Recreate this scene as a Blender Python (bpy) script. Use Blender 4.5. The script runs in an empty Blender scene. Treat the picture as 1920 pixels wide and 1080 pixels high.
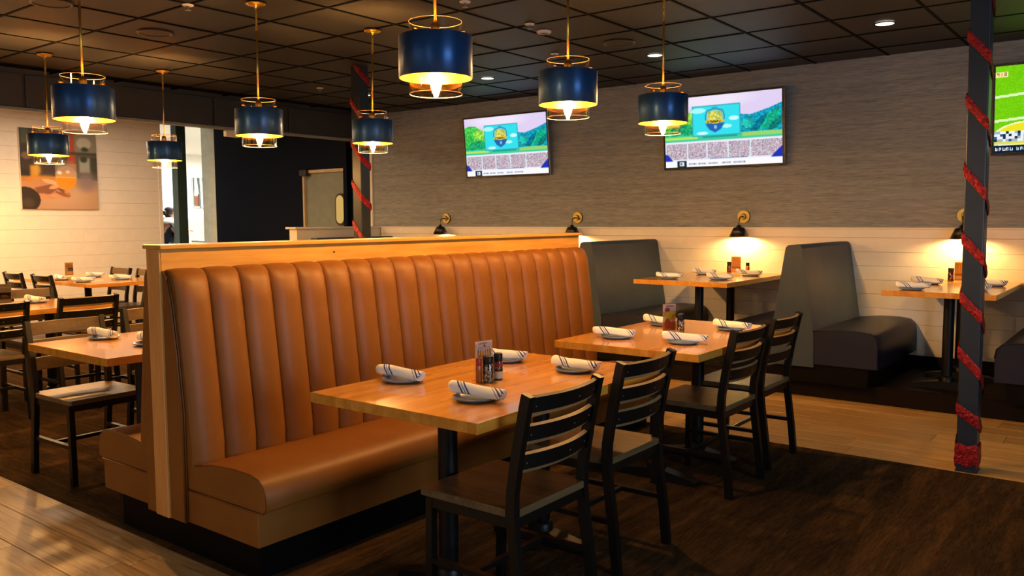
import bpy, bmesh, math, random
import numpy as np
from mathutils import Vector, Matrix, Quaternion
R = math.radians; PI = math.pi
random.seed(7)
rng = np.random.default_rng(11)
SC = bpy.context.scene
COL = SC.collection

# ------------------------------------------------------------------ camera, world, exposure
CAMZ = 1.40
YAW, PIT, ROL, FPX = -0.65840521, 0.08171821, -0.00514027, 1576.7
cd = bpy.data.cameras.new('camera'); cam = bpy.data.objects.new('camera', cd); COL.objects.link(cam)
cd.sensor_width = 36.0; cd.lens = FPX * 36.0 / 1920.0; cd.clip_end = 200
_f = Vector((math.sin(YAW) * math.cos(PIT), math.cos(YAW) * math.cos(PIT), -math.sin(PIT)))
_r = Vector((math.cos(YAW), -math.sin(YAW), 0)); _u = _r.cross(_f)
_c, _s = math.cos(ROL), math.sin(ROL)
_r2 = _c * _r + _s * _u; _u2 = -_s * _r + _c * _u
cam.matrix_world = Matrix(((_r2.x, _u2.x, -_f.x, 0), (_r2.y, _u2.y, -_f.y, 0), (_r2.z, _u2.z, -_f.z, CAMZ), (0, 0, 0, 1)))
SC.camera = cam

W = bpy.data.worlds.new('world'); SC.world = W; W.use_nodes = True
W.node_tree.nodes['Background'].inputs[0].default_value = (0.62, 0.78, 1.0, 1)
W.node_tree.nodes['Background'].inputs[1].default_value = 0.6
SC.view_settings.view_transform = 'Standard'
try: SC.view_settings.look = 'None'
except Exception: pass
SC.view_settings.exposure = 0.0; SC.view_settings.gamma = 1.0; SC.view_settings.use_curve_mapping = False
BULB_W = 2050.0        # radiance of a pendant bulb
SCONCE = 1500.0
WIN_W = 68.0          # daylight through each window behind the camera
SCREEN = 1.08
ANI = 0.25

def area_light(name, loc, rot, sx, sy, power, col):
    l = bpy.data.lights.new(name, 'AREA'); l.shape = 'RECTANGLE'; l.size = sx; l.size_y = sy; l.energy = power; l.color = col
    o = bpy.data.objects.new(name, l); COL.objects.link(o); o.location = loc; o.rotation_euler = rot; return o
# daylight entering by the two windows of the wall behind the camera and the one in the side wall
area_light('daylight', (-3.2, -3.38, 1.55), (R(90), 0, R(180)), 2.0, 1.5, WIN_W, (0.70, 0.85, 1.0))
area_light('daylight', (0.6, -3.38, 1.55), (R(90), 0, R(180)), 2.0, 1.5, WIN_W, (0.70, 0.85, 1.0))
area_light('daylight', (3.08, 1.6, 1.55), (R(90), 0, R(90)), 2.0, 1.5, WIN_W * 1.5, (0.70, 0.85, 1.0))
# bright dining room beyond the opening
area_light('room_light', (-15.4, 10.2, 2.9), (0, 0, 0), 4.0, 4.0, 1350.0, (1.0, 0.97, 0.90))
# unseen lamp added beyond the bulkhead to brighten the left wall
area_light('unseen_lamp', (-10.1, 4.8, 2.86), (0, 0, 0), 1.0, 2.0, 80.0, (1.0, 0.70, 0.43))
# ceiling lights of the part of the room behind the camera
area_light('unseen_lamp', (-4.2, -1.9, 2.74), (0, 0, 0), 0.6, 0.6, 25.0, (1.0, 0.86, 0.68))
area_light('unseen_lamp', (-0.6, -1.9, 2.74), (0, 0, 0), 0.6, 0.6, 25.0, (1.0, 0.86, 0.68))
# recessed downlights over the walkway by the wall
for _x in (-7.03, -5.282, -3.458, -1.633, 0.2):
    _l = bpy.data.lights.new('downlight', 'SPOT'); _l.energy = 22.0; _l.color = (1.0, 0.84, 0.62); _l.spot_size = R(84); _l.spot_blend = 0.6; _l.shadow_soft_size = 0.05
    _o = bpy.data.objects.new('downlight', _l); COL.objects.link(_o); _o.location = (_x, 6.455, 2.755)

# ------------------------------------------------------------------ helpers
def lin(c):
    c = np.asarray(c, float)
    return np.where(c <= 0.04045, c / 12.92, ((c + 0.055) / 1.055) ** 2.4)
def hx(h):
    h = h.lstrip('#'); v = [int(h[i:i + 2], 16) / 255 for i in (0, 2, 4)]
    return tuple(lin(v)) + (1.0,)

class MB:
    """collects shapes for ONE mesh"""
    def __init__(s): s.v = []; s.f = []; s.m = []; s.s = []
    def add(s, vs, fs, mi=0, smooth=False):
        k = len(s.v); s.v += [tuple(p) for p in vs]
        for f in fs: s.f.append(tuple(i + k for i in f)); s.m.append(mi); s.s.append(smooth)
        return s
    def box(s, x0, x1, y0, y1, z0, z1, mi=0):
        vs = [(x, y, z) for x in (x0, x1) for y in (y0, y1) for z in (z0, z1)]
        return s.add(vs, [(0, 1, 3, 2), (4, 6, 7, 5), (0, 4, 5, 1), (2, 3, 7, 6), (0, 2, 6, 4), (1, 5, 7, 3)], mi)
    def rbox(s, x0, x1, y0, y1, z0, z1, b=0.004, seg=2, mi=0, smooth=False):
        bm = bmesh.new(); bmesh.ops.create_cube(bm, size=1)
        for v in bm.verts: v.co = Vector(((x0 + x1) / 2 + v.co.x * (x1 - x0), (y0 + y1) / 2 + v.co.y * (y1 - y0), (z0 + z1) / 2 + v.co.z * (z1 - z0)))
        bmesh.ops.bevel(bm, geom=bm.edges[:] , offset=b, segments=seg, affect='EDGES', profile=0.5)
        bm.verts.index_update()
        s.add([v.co[:] for v in bm.verts], [[v.index for v in f.verts] for f in bm.faces], mi, smooth); bm.free(); return s
    def lathe(s, prof, seg=24, c=(0, 0, 0), mi=0, smooth=True, cap0=False, cap1=False, sx=1, sy=1):
        vs = []; n = len(prof)
        for r, z in prof:
            for k in range(seg):
                a = 2 * PI * k / seg; vs.append((c[0] + r * math.cos(a) * sx, c[1] + r * math.sin(a) * sy, c[2] + z))
        fs = [(i * seg + k, i * seg + (k + 1) % seg, (i + 1) * seg + (k + 1) % seg, (i + 1) * seg + k) for i in range(n - 1) for k in range(seg)]
        s.add(vs, fs, mi, smooth)
        if cap0: s.add(vs[:seg], [tuple(range(seg))[::-1]], mi)
        if cap1: s.add(vs[-seg:], [tuple(range(seg))], mi)
        return s
    def tube(s, path, r, seg=10, mi=0, smooth=True, square=False, ry=None):
        P = [Vector(p) for p in path]; n = len(P); vs = []
        up = None
        for i, p in enumerate(P):
            t = (P[min(i + 1, n - 1)] - P[max(i - 1, 0)]).normalized()
            if up is None:
                up = Vector((0, 1, 0)) if abs(t.y) < 0.9 else Vector((1, 0, 0))
            b = t.cross(up).normalized(); u2 = b.cross(t).normalized(); up = u2
            rr = r[i] if hasattr(r, '__len__') else r
            q = ry if ry is not None else rr
            if square:
                for a, c in ((-1, -1), (1, -1), (1, 1), (-1, 1)): vs.append(p + b * rr * a + u2 * q * c)
            else:
                for k in range(seg):
                    a = 2 * PI * k / seg; vs.append(p + b * rr * math.cos(a) + u2 * q * math.sin(a))
        m = 4 if square else seg
        fs = [(i * m + k, i * m + (k + 1) % m, (i + 1) * m + (k + 1) % m, (i + 1) * m + k) for i in range(n - 1) for k in range(m)]
        s.add(vs, fs, mi, smooth and not square)
        s.add(vs[:m], [tuple(range(m))[::-1]], mi); s.add(vs[-m:], [tuple(range(m))], mi)
        return s
    def prism(s, poly, a0, a1, axis='y', mi=0, smooth=False):
        """polygon extruded along axis: poly points are the two other coordinates in order x,y,z"""
        def P(p, t): return {'y': (p[0], t, p[1]), 'x': (t, p[0], p[1]), 'z': (p[0], p[1], t)}[axis]
        n = len(poly)
        s.add([P(p, a0) for p in poly] + [P(p, a1) for p in poly], [(i, (i + 1) % n, n + (i + 1) % n, n + i) for i in range(n)], mi, smooth)
        s.add([P(p, a0) for p in poly], [tuple(range(n))], mi); s.add([P(p, a1) for p in poly], [tuple(range(n))[::-1]], mi)
        return s
    def sphere(s, c, rx, ry, rz, seg=16, rings=10, mi=0):
        prof = [(max(math.sin(PI * i / rings), 1e-4), -math.cos(PI * i / rings)) for i in range(rings + 1)]
        vs = []
        for r, z in prof:
            for k in range(seg):
                a = 2 * PI * k / seg; vs.append((c[0] + rx * r * math.cos(a), c[1] + ry * r * math.sin(a), c[2] + rz * z))
        fs = [(i * seg + k, i * seg + (k + 1) % seg, (i + 1) * seg + (k + 1) % seg, (i + 1) * seg + k) for i in range(rings) for k in range(seg)]
        return s.add(vs, fs, mi, True)
    def mesh(s, name, mats):
        me = bpy.data.meshes.new(name); me.from_pydata([tuple(v) for v in s.v], [], s.f)
        for m in (mats if isinstance(mats, (list, tuple)) else [mats]): me.materials.append(m)
        me.polygons.foreach_set('material_index', s.m); me.polygons.foreach_set('use_smooth', s.s)
        bm = bmesh.new(); bm.from_mesh(me)
        bmesh.ops.remove_doubles(bm, verts=bm.verts, dist=1e-5)
        bmesh.ops.recalc_face_normals(bm, faces=bm.faces); bm.to_mesh(me); bm.free(); me.update()
        return me
    def obj(s, name, mats, parent=None, loc=(0, 0, 0), rotz=0.0):
        return link(name, s.mesh(name, mats), parent, loc, rotz)

def link(name, me, parent=None, loc=(0, 0, 0), rotz=0.0):
    o = bpy.data.objects.new(name, me); COL.objects.link(o); o.location = loc; o.rotation_euler = (0, 0, rotz)
    if parent is not None: o.parent = parent
    return o
def tag(o, label, cat, group=None):
    o['label'] = label; o['category'] = cat
    if group: o['group'] = group
    return o
def thing(name, label, cat, loc=(0, 0, 0), rotz=0.0, group=None):
    o = bpy.data.objects.new(name, None); COL.objects.link(o); o.location = loc; o.rotation_euler = (0, 0, rotz)
    o.empty_display_size = 0.1
    return tag(o, label, cat, group)
def struct(o): o['kind'] = 'structure'; return o
def dup(root, loc, rotz, label, group=None):
    r = root.copy(); COL.objects.link(r); r.location = loc; r.rotation_euler = (0, 0, rotz); r['label'] = label
    if group: r['group'] = group
    for ch in list(root.children):
        c = ch.copy(); COL.objects.link(c); c.parent = r
        for g in list(ch.children):
            d = g.copy(); COL.objects.link(d); d.parent = c
    return r

# ------------------------------------------------------------------ materials
class N:
    def __init__(s, name):
        s.m = bpy.data.materials.new(name); s.m.use_nodes = True; s.t = s.m.node_tree; s.b = s.t.nodes['Principled BSDF']; s.out = s.t.nodes['Material Output']
    def n(s, typ, **kw):
        x = s.t.nodes.new(typ)
        for k, v in kw.items(): setattr(x, k, v)
        return x
    def l(s, a, b): s.t.links.new(a, b)
    def set(s, **kw):
        names = {'base': 'Base Color', 'rough': 'Roughness', 'metal': 'Metallic', 'spec': 'Specular IOR Level', 'coat': 'Coat Weight', 'coatr': 'Coat Roughness', 'alpha': 'Alpha', 'sheen': 'Sheen Weight'}
        for k, v in kw.items(): s.b.inputs[names[k]].default_value = v
        return s
    def coord(s, kind='Object', scale=(1, 1, 1), rot=(0, 0, 0)):
        tc = s.n('ShaderNodeTexCoord'); mp = s.n('ShaderNodeMapping'); mp.inputs['Scale'].default_value = scale; mp.inputs['Rotation'].default_value = rot
        s.l(tc.outputs[kind], mp.inputs['Vector']); return mp.outputs['Vector']
    def noise(s, vec, scale, detail=4, rough=0.55, dist=0.0):
        x = s.n('ShaderNodeTexNoise'); x.inputs['Scale'].default_value = scale; x.inputs['Detail'].default_value = detail; x.inputs['Roughness'].default_value = rough; x.inputs['Distortion'].default_value = dist
        s.l(vec, x.inputs['Vector']); return x.outputs['Fac']
    def ramp(s, fac, stops, interp='LINEAR'):
        x = s.n('ShaderNodeValToRGB'); e = x.color_ramp; e.interpolation = interp
        while len(e.elements) > 1: e.elements.remove(e.elements[-1])
        e.elements[0].position = stops[0][0]; e.elements[0].color = stops[0][1]
        for p, c in stops[1:]:
            q = e.elements.new(p); q.color = c
        s.l(fac, x.inputs['Fac']); return x.outputs['Color']
    def mix(s, fac, a, b, mode='MIX'):
        x = s.n('ShaderNodeMix', data_type='RGBA', blend_type=mode)
        for sock, v in ((x.inputs['Factor'], fac), (x.inputs[6], a), (x.inputs[7], b)):
            if isinstance(v, (int, float)): sock.default_value = v
            elif isinstance(v, tuple): sock.default_value = v
            else: s.l(v, sock)
        return x.outputs[2]
    def math(s, op, a, b=0.0):
        x = s.n('ShaderNodeMath', operation=op)
        for i, v in ((0, a), (1, b)):
            if isinstance(v, (int, float)): x.inputs[i].default_value = v
            else: s.l(v, x.inputs[i])
        return x.outputs[0]
    def bump(s, h, strength=0.3, dist=0.01):
        x = s.n('ShaderNodeBump'); x.inputs['Strength'].default_value = strength; x.inputs['Distance'].default_value = dist
        s.l(h, x.inputs['Height']); s.l(x.outputs['Normal'], s.b.inputs['Normal']); return s
    def base(s, c): s.l(c, s.b.inputs['Base Color']); return s

def plain(name, col, rough=0.5, metal=0.0, noise=0.06, **kw):
    k = N(name); k.set(rough=rough, metal=metal, **kw)
    c = hx(col); d = tuple(x * (1 - noise * 3) for x in c[:3]) + (1,)
    v = k.coord('Object'); f = k.noise(v, 9, 5)
    k.base(k.ramp(f, [(0.3, d), (0.7, c)])); return k.m
def emit(name, col, strength):
    k = N(name); k.t.nodes.remove(k.b); e = k.n('ShaderNodeEmission'); e.inputs[0].default_value = col if len(col) == 4 else tuple(col) + (1,); e.inputs[1].default_value = strength
    k.l(e.outputs[0], k.out.inputs[0]); return k.m
def wood(name, c0, c1, c2, axis='y', rough=0.35, scale=1.0, coat=0.0, per_object=0.0):
    k = N(name); k.set(rough=rough, coat=coat, coatr=0.12)
    st = {'x': (1.2, 14, 14), 'y': (14, 1.2, 14), 'z': (14, 14, 1.2)}[axis]; st = tuple(q * scale for q in st)
    tc = k.n('ShaderNodeTexCoord'); oi = k.n('ShaderNodeObjectInfo')
    ad = k.n('ShaderNodeVectorMath', operation='MULTIPLY_ADD'); k.l(oi.outputs['Random'], ad.inputs[0]); ad.inputs[1].default_value = (37, 17, 53); k.l(tc.outputs['Object'], ad.inputs[2])
    mp = k.n('ShaderNodeMapping'); mp.inputs['Scale'].default_value = st; k.l(ad.outputs[0], mp.inputs['Vector'])
    f = k.noise(mp.outputs['Vector'], 1.0, 6, 0.6, 0.8); g = k.noise(mp.outputs['Vector'], 4.5, 4, 0.6, 0.3)
    a = k.ramp(f, [(0.28, hx(c0)), (0.5, hx(c1)), (0.72, hx(c2))])
    a = k.mix(0.35, a, k.ramp(g, [(0.35, hx(c0)), (0.65, hx(c2))]))
    if per_object:
        b = k.math('MULTIPLY_ADD', oi.outputs['Random'], per_object); b.node.inputs[2].default_value = 1 - per_object * 0.6
        cmb = k.n('ShaderNodeCombineColor'); [k.l(b, cmb.inputs[i]) for i in range(3)]
        a = k.mix(1.0, a, cmb.outputs[0], 'MULTIPLY')
    k.base(a); k.bump(g, 0.12, 0.004); return k.m

M = {}
# glued-up butcher block: staves run along local y
def butcher():
    k = N('butcher_block'); k.set(rough=0.22, coat=0.5, coatr=0.08)
    tc = k.n('ShaderNodeTexCoord'); oi = k.n('ShaderNodeObjectInfo')
    ad = k.n('ShaderNodeVectorMath', operation='MULTIPLY_ADD'); k.l(oi.outputs['Random'], ad.inputs[0]); ad.inputs[1].default_value = (3.1, 5.7, 0); k.l(tc.outputs['Object'], ad.inputs[2])
    mp = k.n('ShaderNodeMapping'); mp.inputs['Rotation'].default_value = (0, 0, R(90)); k.l(ad.outputs[0], mp.inputs['Vector'])
    br = k.n('ShaderNodeTexBrick'); br.offset = 0.37; br.inputs['Scale'].default_value = 1.0; br.inputs['Brick Width'].default_value = 0.55; br.inputs['Row Height'].default_value = 0.042
    br.inputs['Mortar Size'].default_value = 0.0; br.inputs['Color1'].default_value = (0, 0, 0, 1); br.inputs['Color2'].default_value = (1, 1, 1, 1); br.inputs['Mortar'].default_value = (0.2, 0.2, 0.2, 1); br.inputs['Bias'].default_value = 0.0
    k.l(mp.outputs[0], br.inputs['Vector'])
    m2 = k.n('ShaderNodeMapping'); m2.inputs['Scale'].default_value = (26, 1.6, 26); k.l(ad.outputs[0], m2.inputs['Vector'])
    g = k.noise(m2.outputs[0], 1.0, 6, 0.6, 0.6)
    a = k.ramp(br.outputs['Color'], [(0.0, hx('#b87622')), (0.5, hx('#cb8b2e')), (1.0, hx('#da9e42'))])
    a = k.mix(0.5, a, k.ramp(g, [(0.3, hx('#b06c1c')), (0.7, hx('#dea442'))]))
    k.base(a); return k.m
M['butcher'] = butcher()
def cracked(m):
    t = m.node_tree; b = t.nodes['Principled BSDF']; src = b.inputs['Base Color'].links[0].from_socket
    vec = [n for n in t.nodes if n.type == 'MAPPING'][0].outputs[0]
    def noise(sc, det, dist):
        n = t.nodes.new('ShaderNodeTexNoise'); n.inputs['Scale'].default_value = sc; n.inputs['Detail'].default_value = det; n.inputs['Distortion'].default_value = dist; t.links.new(vec, n.inputs['Vector']); return n.outputs['Fac']
    w = t.nodes.new('ShaderNodeTexWave'); w.wave_type = 'BANDS'; w.bands_direction = 'Y'; w.inputs['Scale'].default_value = 0.55; w.inputs['Distortion'].default_value = 7.0; w.inputs['Detail'].default_value = 3.0; w.inputs['Detail Scale'].default_value = 0.8; t.links.new(vec, w.inputs['Vector'])
    r1 = t.nodes.new('ShaderNodeValToRGB'); r1.color_ramp.elements[0].position = 0.02; r1.color_ramp.elements[0].color = (0.30, 0.25, 0.2, 1); r1.color_ramp.elements[1].position = 0.16; r1.color_ramp.elements[1].color = (1, 1, 1, 1); t.links.new(w.outputs['Fac'], r1.inputs[0])
    r2 = t.nodes.new('ShaderNodeValToRGB'); r2.color_ramp.elements[0].position = 0.46; r2.color_ramp.elements[0].color = (1, 1, 1, 1); r2.color_ramp.elements[1].position = 0.60; r2.color_ramp.elements[1].color = (0, 0, 0, 1); t.links.new(noise(0.9, 3, 0.3), r2.inputs[0])
    m1 = t.nodes.new('ShaderNodeMix'); m1.data_type = 'RGBA'; m1.blend_type = 'MIX'; t.links.new(r2.outputs[0], m1.inputs[0]); t.links.new(r1.outputs[0], m1.inputs[6]); m1.inputs[7].default_value = (1, 1, 1, 1)
    m2 = t.nodes.new('ShaderNodeMix'); m2.data_type = 'RGBA'; m2.blend_type = 'MULTIPLY'; m2.inputs[0].default_value = 0.8; t.links.new(src, m2.inputs[6]); t.links.new(m1.outputs[2], m2.inputs[7]); t.links.new(m2.outputs[2], b.inputs['Base Color'])

M['plank_grey'] = wood('weathered_plank', '#523c20', '#977649', '#b59668', 'x', 0.36, 1.0, 0.0, 0.35)
cracked(M['plank_grey'])
M['plank_honey'] = wood('honey_plank', '#8e6530', '#b98e4e', '#cca566', 'x', 0.40, 1.0, 0.0, 0.3)
M['ply'] = wood('oiled_plywood', '#a46e28', '#c8923e', '#d8a650', 'y', 0.38, 0.5)
M['ply_end'] = wood('plywood_end', '#b0743a', '#cc924e', '#dba25e', 'z', 0.45, 0.7)
M['seat_wood'] = wood('walnut_seat', '#3a2813', '#614424', '#7f5d36', 'x', 0.36, 1.0)
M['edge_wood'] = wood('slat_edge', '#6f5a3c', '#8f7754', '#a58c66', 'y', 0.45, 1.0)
M['seat_edge'] = wood('seat_edge', '#42351f', '#5c4a30', '#71603f', 'y', 0.5, 1.0)
M['slat_front'] = wood('slat_face', '#33240f', '#4a361a', '#5c4524', 'y', 0.42, 1.0)  # brown wood colour for the front face of the slats
M['platform'] = wood_dark = wood('dark_stained_step', '#0a0503', '#110905', '#180d07', 'x', 0.5, 0.6); wood_dark.node_tree.nodes['Principled BSDF'].inputs['Specular IOR Level'].default_value = 0.12
M['black'] = plain('black_paint', '#0b0a08', 0.42, spec=0.3)
M['black_metal'] = plain('black_iron', '#101013', 0.42, 0.2, spec=0.3)
M['kick'] = plain('black_laminate', '#080605', 0.6, spec=0.08)

def leather(name, c0, c1, rough=0.40, bs=0.16):
    k = N(name); k.set(rough=rough, spec=0.35); v = k.coord('Object')
    f = k.noise(v, 5, 4); k.base(k.ramp(f, [(0.3, hx(c0)), (0.7, hx(c1))]))
    vo = k.n('ShaderNodeTexVoronoi'); vo.inputs['Scale'].default_value = 420; k.l(v, vo.inputs['Vector'])
    h = k.mix(0.5, vo.outputs['Distance'], k.noise(v, 26, 5)); k.bump(h, bs, 0.002); return k.m
M['leather'] = leather('tan_leather', '#784816', '#84521c', 0.48)
M['piping'] = leather('tan_piping', '#63370e', '#704013', 0.45, 0.05)
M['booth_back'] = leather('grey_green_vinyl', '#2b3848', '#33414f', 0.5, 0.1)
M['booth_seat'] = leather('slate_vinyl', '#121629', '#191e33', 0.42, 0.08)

def carpet():
    k = N('dark_carpet'); k.set(rough=1.0, spec=0.03)
    tc = k.n('ShaderNodeTexCoord'); sp = k.n('ShaderNodeSeparateXYZ'); k.l(tc.outputs['Object'], sp.inputs[0])
    side = k.math('LESS_THAN', sp.outputs['X'], -3.4)          # the carpet planks are turned a quarter on the left side
    def streaks(sc_a, sc_b):
        f = k.noise(k.coord('Object', sc_a), 1.5, 6, 0.65, 0.5); g = k.noise(k.coord('Object', sc_b), 2.0, 4, 0.7, 0.4)
        return f, g
    f1, g1 = streaks((8.0, 1.0, 1), (46, 6, 1)); f2, g2 = streaks((1.0, 8.0, 1), (6, 46, 1))
    def mixf(a, b):
        x = k.n('ShaderNodeMix'); k.l(side, x.inputs[0]); k.l(a, x.inputs[2]); k.l(b, x.inputs[3]); return x.outputs[0]
    f, g = mixf(f1, f2), mixf(g1, g2); h = k.noise(k.coord('Object'), 380, 2)
    br = k.n('ShaderNodeTexBrick'); br.offset = 0.5; br.inputs['Scale'].default_value = 1.0; br.inputs['Brick Width'].default_value = 0.92; br.inputs['Row Height'].default_value = 0.23
    br.inputs['Mortar Size'].default_value = 0.0; br.inputs['Color1'].default_value = (0.4, 0.4, 0.4, 1); br.inputs['Color2'].default_value = (1, 1, 1, 1)
    k.l(k.coord('Object', (1, 1, 1), (0, 0, R(90))), br.inputs['Vector'])
    a = k.ramp(f, [(0.40, hx('#0b0907')), (0.48, hx('#251b12')), (0.54, hx('#4a341d')), (0.62, hx('#6a4b2a'))])
    a = k.mix(0.5, a, k.ramp(g, [(0.38, hx('#090705')), (0.62, hx('#5e4429'))]))
    a = k.mix(0.35, a, k.ramp(h, [(0.38, hx('#0a0806')), (0.62, hx('#6b5236'))]))
    a = k.mix(0.45, a, br.outputs['Color'], 'MULTIPLY')
    k.base(a); k.bump(h, 0.8, 0.006); return k.m
M['carpet'] = carpet()

def grasscloth():
    k = N('grasscloth'); k.set(rough=0.8, spec=0.2)
    v = k.coord('Object', (7, 7, 110)); f = k.noise(v, 1.0, 5, 0.7, 0.3)
    v2 = k.coord('Object', (1.2, 1.2, 30)); g = k.noise(v2, 1.0, 3, 0.6)
    a = k.ramp(f, [(0.30, hx('#62666a')), (0.5, hx('#898e93')), (0.70, hx('#a6abb0'))])
    a = k.mix(0.3, a, k.ramp(g, [(0.35, hx('#72777c')), (0.65, hx('#a0a5aa'))]))
    k.base(a); k.bump(f, 0.35, 0.004); return k.m
M['grasscloth'] = grasscloth()
M['shiplap'] = plain('white_shiplap', '#ebe6de', 0.5, 0, 0.02)
M['white'] = plain('white_paint', '#dedad0', 0.55, 0, 0.02)
M['pony_white'] = plain('white_trim', '#d8d4c8', 0.5, 0, 0.02)
M['tile'] = None
def tile():
    k = N('black_ceiling_tile'); k.set(rough=0.48, spec=0.5); v = k.coord('Object'); oi = k.n('ShaderNodeObjectInfo')
    f = k.noise(v, 120, 3, 0.7); a = k.ramp(f, [(0.36, hx('#070808')), (0.66, hx('#222428'))])
    k.base(a); k.bump(f, 0.8, 0.004); return k.m
M['tile'] = tile()
M['tile_smooth'] = plain('smooth_dark_panel', '#2e2f2f', 0.5)
M['grid'] = plain('black_grid', '#050505', 0.7, spec=0.1)
M['bulkhead'] = plain('charcoal_panel', '#2c2c2c', 0.6)
M['bulkhead_trim'] = plain('grey_trim', '#7d827c', 0.5)
M['navy'] = plain('navy_wall', '#081022', 0.6, spec=0.06)
M['post'] = plain('charcoal_steel', '#2c343f', 0.30, 0.25)
M['sage'] = plain('sage_paint', '#dde5da', 0.6)
M['teal'] = plain('dark_teal_frame', '#2f4443', 0.4)
M['door'] = plain('grey_door', '#78837c', 0.5)
M['cream'] = plain('cream_trim', '#c4b08a', 0.5)
M['gasket'] = plain('brown_rubber', '#241509', 0.5)
M['paleglass'] = emit('lit_door_window', lin([0.93, 0.75, 0.42]), 0.75)
M['brass'] = plain('aged_brass', '#dcb350', 0.32, 1.0, 0.03)
M['old_brass'] = plain('dull_brass', '#8f8258', 0.36, 1.0, 0.03)
M['gold_in'] = plain('gold_lining', '#e0a63a', 0.35, 0.85, 0.02)
M['drum'] = plain('navy_lacquer', '#2a5592', 0.40, 0.6, 0.02)
_t = M['drum'].node_tree; _tg = _t.nodes.new('ShaderNodeTangent'); _tg.direction_type = 'RADIAL'; _tg.axis = 'Z'
_t.links.new(_tg.outputs[0], _t.nodes['Principled BSDF'].inputs['Tangent']); _t.nodes['Principled BSDF'].inputs['Anisotropic'].default_value = 0.85; _t.nodes['Principled BSDF'].inputs['Anisotropic Rotation'].default_value = ANI
M['bulb'] = emit('bulb_glow', (1.0, 0.50, 0.145), BULB_W)
M['sconce_bulb'] = emit('sconce_glow', (1.0, 0.56, 0.17), SCONCE)
M['down'] = emit('downlight_glow', (1.0, 0.90, 0.72), 3.0)
M['shade_black'] = plain('black_enamel', '#0d0d0d', 0.35)
M['shade_in'] = plain('white_enamel', '#d8cfc0', 0.4)
M['plate'] = plain('blue_grey_stoneware', '#7787a6', 0.25, 0, 0.04)
M['tv'] = plain('tv_bezel', '#101113', 0.25)
M['chrome'] = plain('grey_bezel', '#8a8d90', 0.3, 0.6)
M['speaker_ring'] = plain('dark_ring', '#4a4540', 0.4)
M['red'] = None
def tinsel():
    k = N('red_tinsel'); k.set(rough=0.35, metal=0.35); v = k.coord('Object', (60, 60, 60)); f = k.noise(v, 1.5, 3, 0.7)
    k.base(k.ramp(f, [(0.36, hx('#5c0408')), (0.58, hx('#a50f16')), (0.72, hx('#dc2c34'))])); k.bump(f, 0.9, 0.006); return k.m
M['red'] = tinsel()
def glassy(name, tint, refl=0.12, rough=0.03):
    k = N(name); k.t.nodes.remove(k.b)
    t = k.n('ShaderNodeBsdfTransparent'); t.inputs[0].default_value = tint; g = k.n('ShaderNodeBsdfGlossy'); g.inputs['Roughness'].default_value = rough; g.inputs[0].default_value = (1, 0.95, 0.88, 1)
    lw = k.n('ShaderNodeLayerWeight'); lw.inputs['Blend'].default_value = 0.35
    mx = k.n('ShaderNodeMixShader'); f = k.math('MULTIPLY_ADD', lw.outputs['Facing'], 0.55); f.node.inputs[2].default_value = refl * 0.4
    k.l(f, mx.inputs[0]); k.l(t.outputs[0], mx.inputs[1]); k.l(g.outputs[0], mx.inputs[2]); k.l(mx.outputs[0], k.out.inputs[0]); return k.m
M['glass'] = glassy('clear_glass', (0.96, 0.93, 0.88, 1))
M['rim'] = plain('glass_rim', '#d9b98c', 0.15, 0.4, 0.02)
M['acrylic'] = glassy('clear_acrylic', (0.97, 0.97, 0.97, 1), 0.1)
def print_mat(name, emission=0.0, rough=0.5):
    k = N(name); a = k.n('ShaderNodeAttribute'); a.attribute_name = 'print_colour'
    if emission:
        k.t.nodes.remove(k.b); e = k.n('ShaderNodeEmission'); e.inputs[1].default_value = emission; k.l(a.outputs['Color'], e.inputs[0]); k.l(e.outputs[0], k.out.inputs[0])
    else:
        k.l(a.outputs['Color'], k.b.inputs['Base Color']); k.set(rough=rough)
    return k.m
def card_mat():
    k = N('printed_card'); k.t.nodes.remove(k.b); a = k.n('ShaderNodeAttribute'); a.attribute_name = 'print_colour'
    d = k.n('ShaderNodeBsdfDiffuse'); t = k.n('ShaderNodeBsdfTranslucent'); x = k.n('ShaderNodeMixShader'); x.inputs[0].default_value = 0.45
    k.l(a.outputs['Color'], d.inputs[0]); k.l(a.outputs['Color'], t.inputs[0]); k.l(d.outputs[0], x.inputs[1]); k.l(t.outputs[0], x.inputs[2]); k.l(x.outputs[0], k.out.inputs[0]); return k.m
M['card'] = card_mat()
M['print'] = print_mat('printed_face'); M['screen'] = print_mat('lit_screen', SCREEN)
def napkin():
    k = N('striped_napkin'); k.set(rough=0.9, spec=0.15)
    tc = k.n('ShaderNodeTexCoord'); sp = k.n('ShaderNodeSeparateXYZ'); k.l(tc.outputs['Object'], sp.inputs[0])
    at = k.math('ARCTAN2', sp.outputs['Y'], sp.outputs['Z']); s = k.math('MULTIPLY_ADD', at, 0.022); k.l(sp.outputs['X'], s.node.inputs[2])
    f = k.math('MULTIPLY_ADD', s, 2.6); f.node.inputs[2].default_value = 0.5
    w = hx('#f2efe8'); b = hx('#3a4a86'); lb = hx('#7d86a6')
    a = k.ramp(f, [(0, w), (0.245, b), (0.262, w), (0.285, lb), (0.296, w), (0.315, b), (0.335, w), (0.635, lb), (0.645, w), (0.67, b), (0.695, w), (0.72, b), (0.742, w)], 'CONSTANT')
    v = k.coord('Object'); g = k.noise(v, 300, 2); k.base(a); k.bump(k.mix(0.5, g, k.noise(v, 40, 3)), 0.35, 0.004); return k.m
M['napkin'] = napkin()
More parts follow.
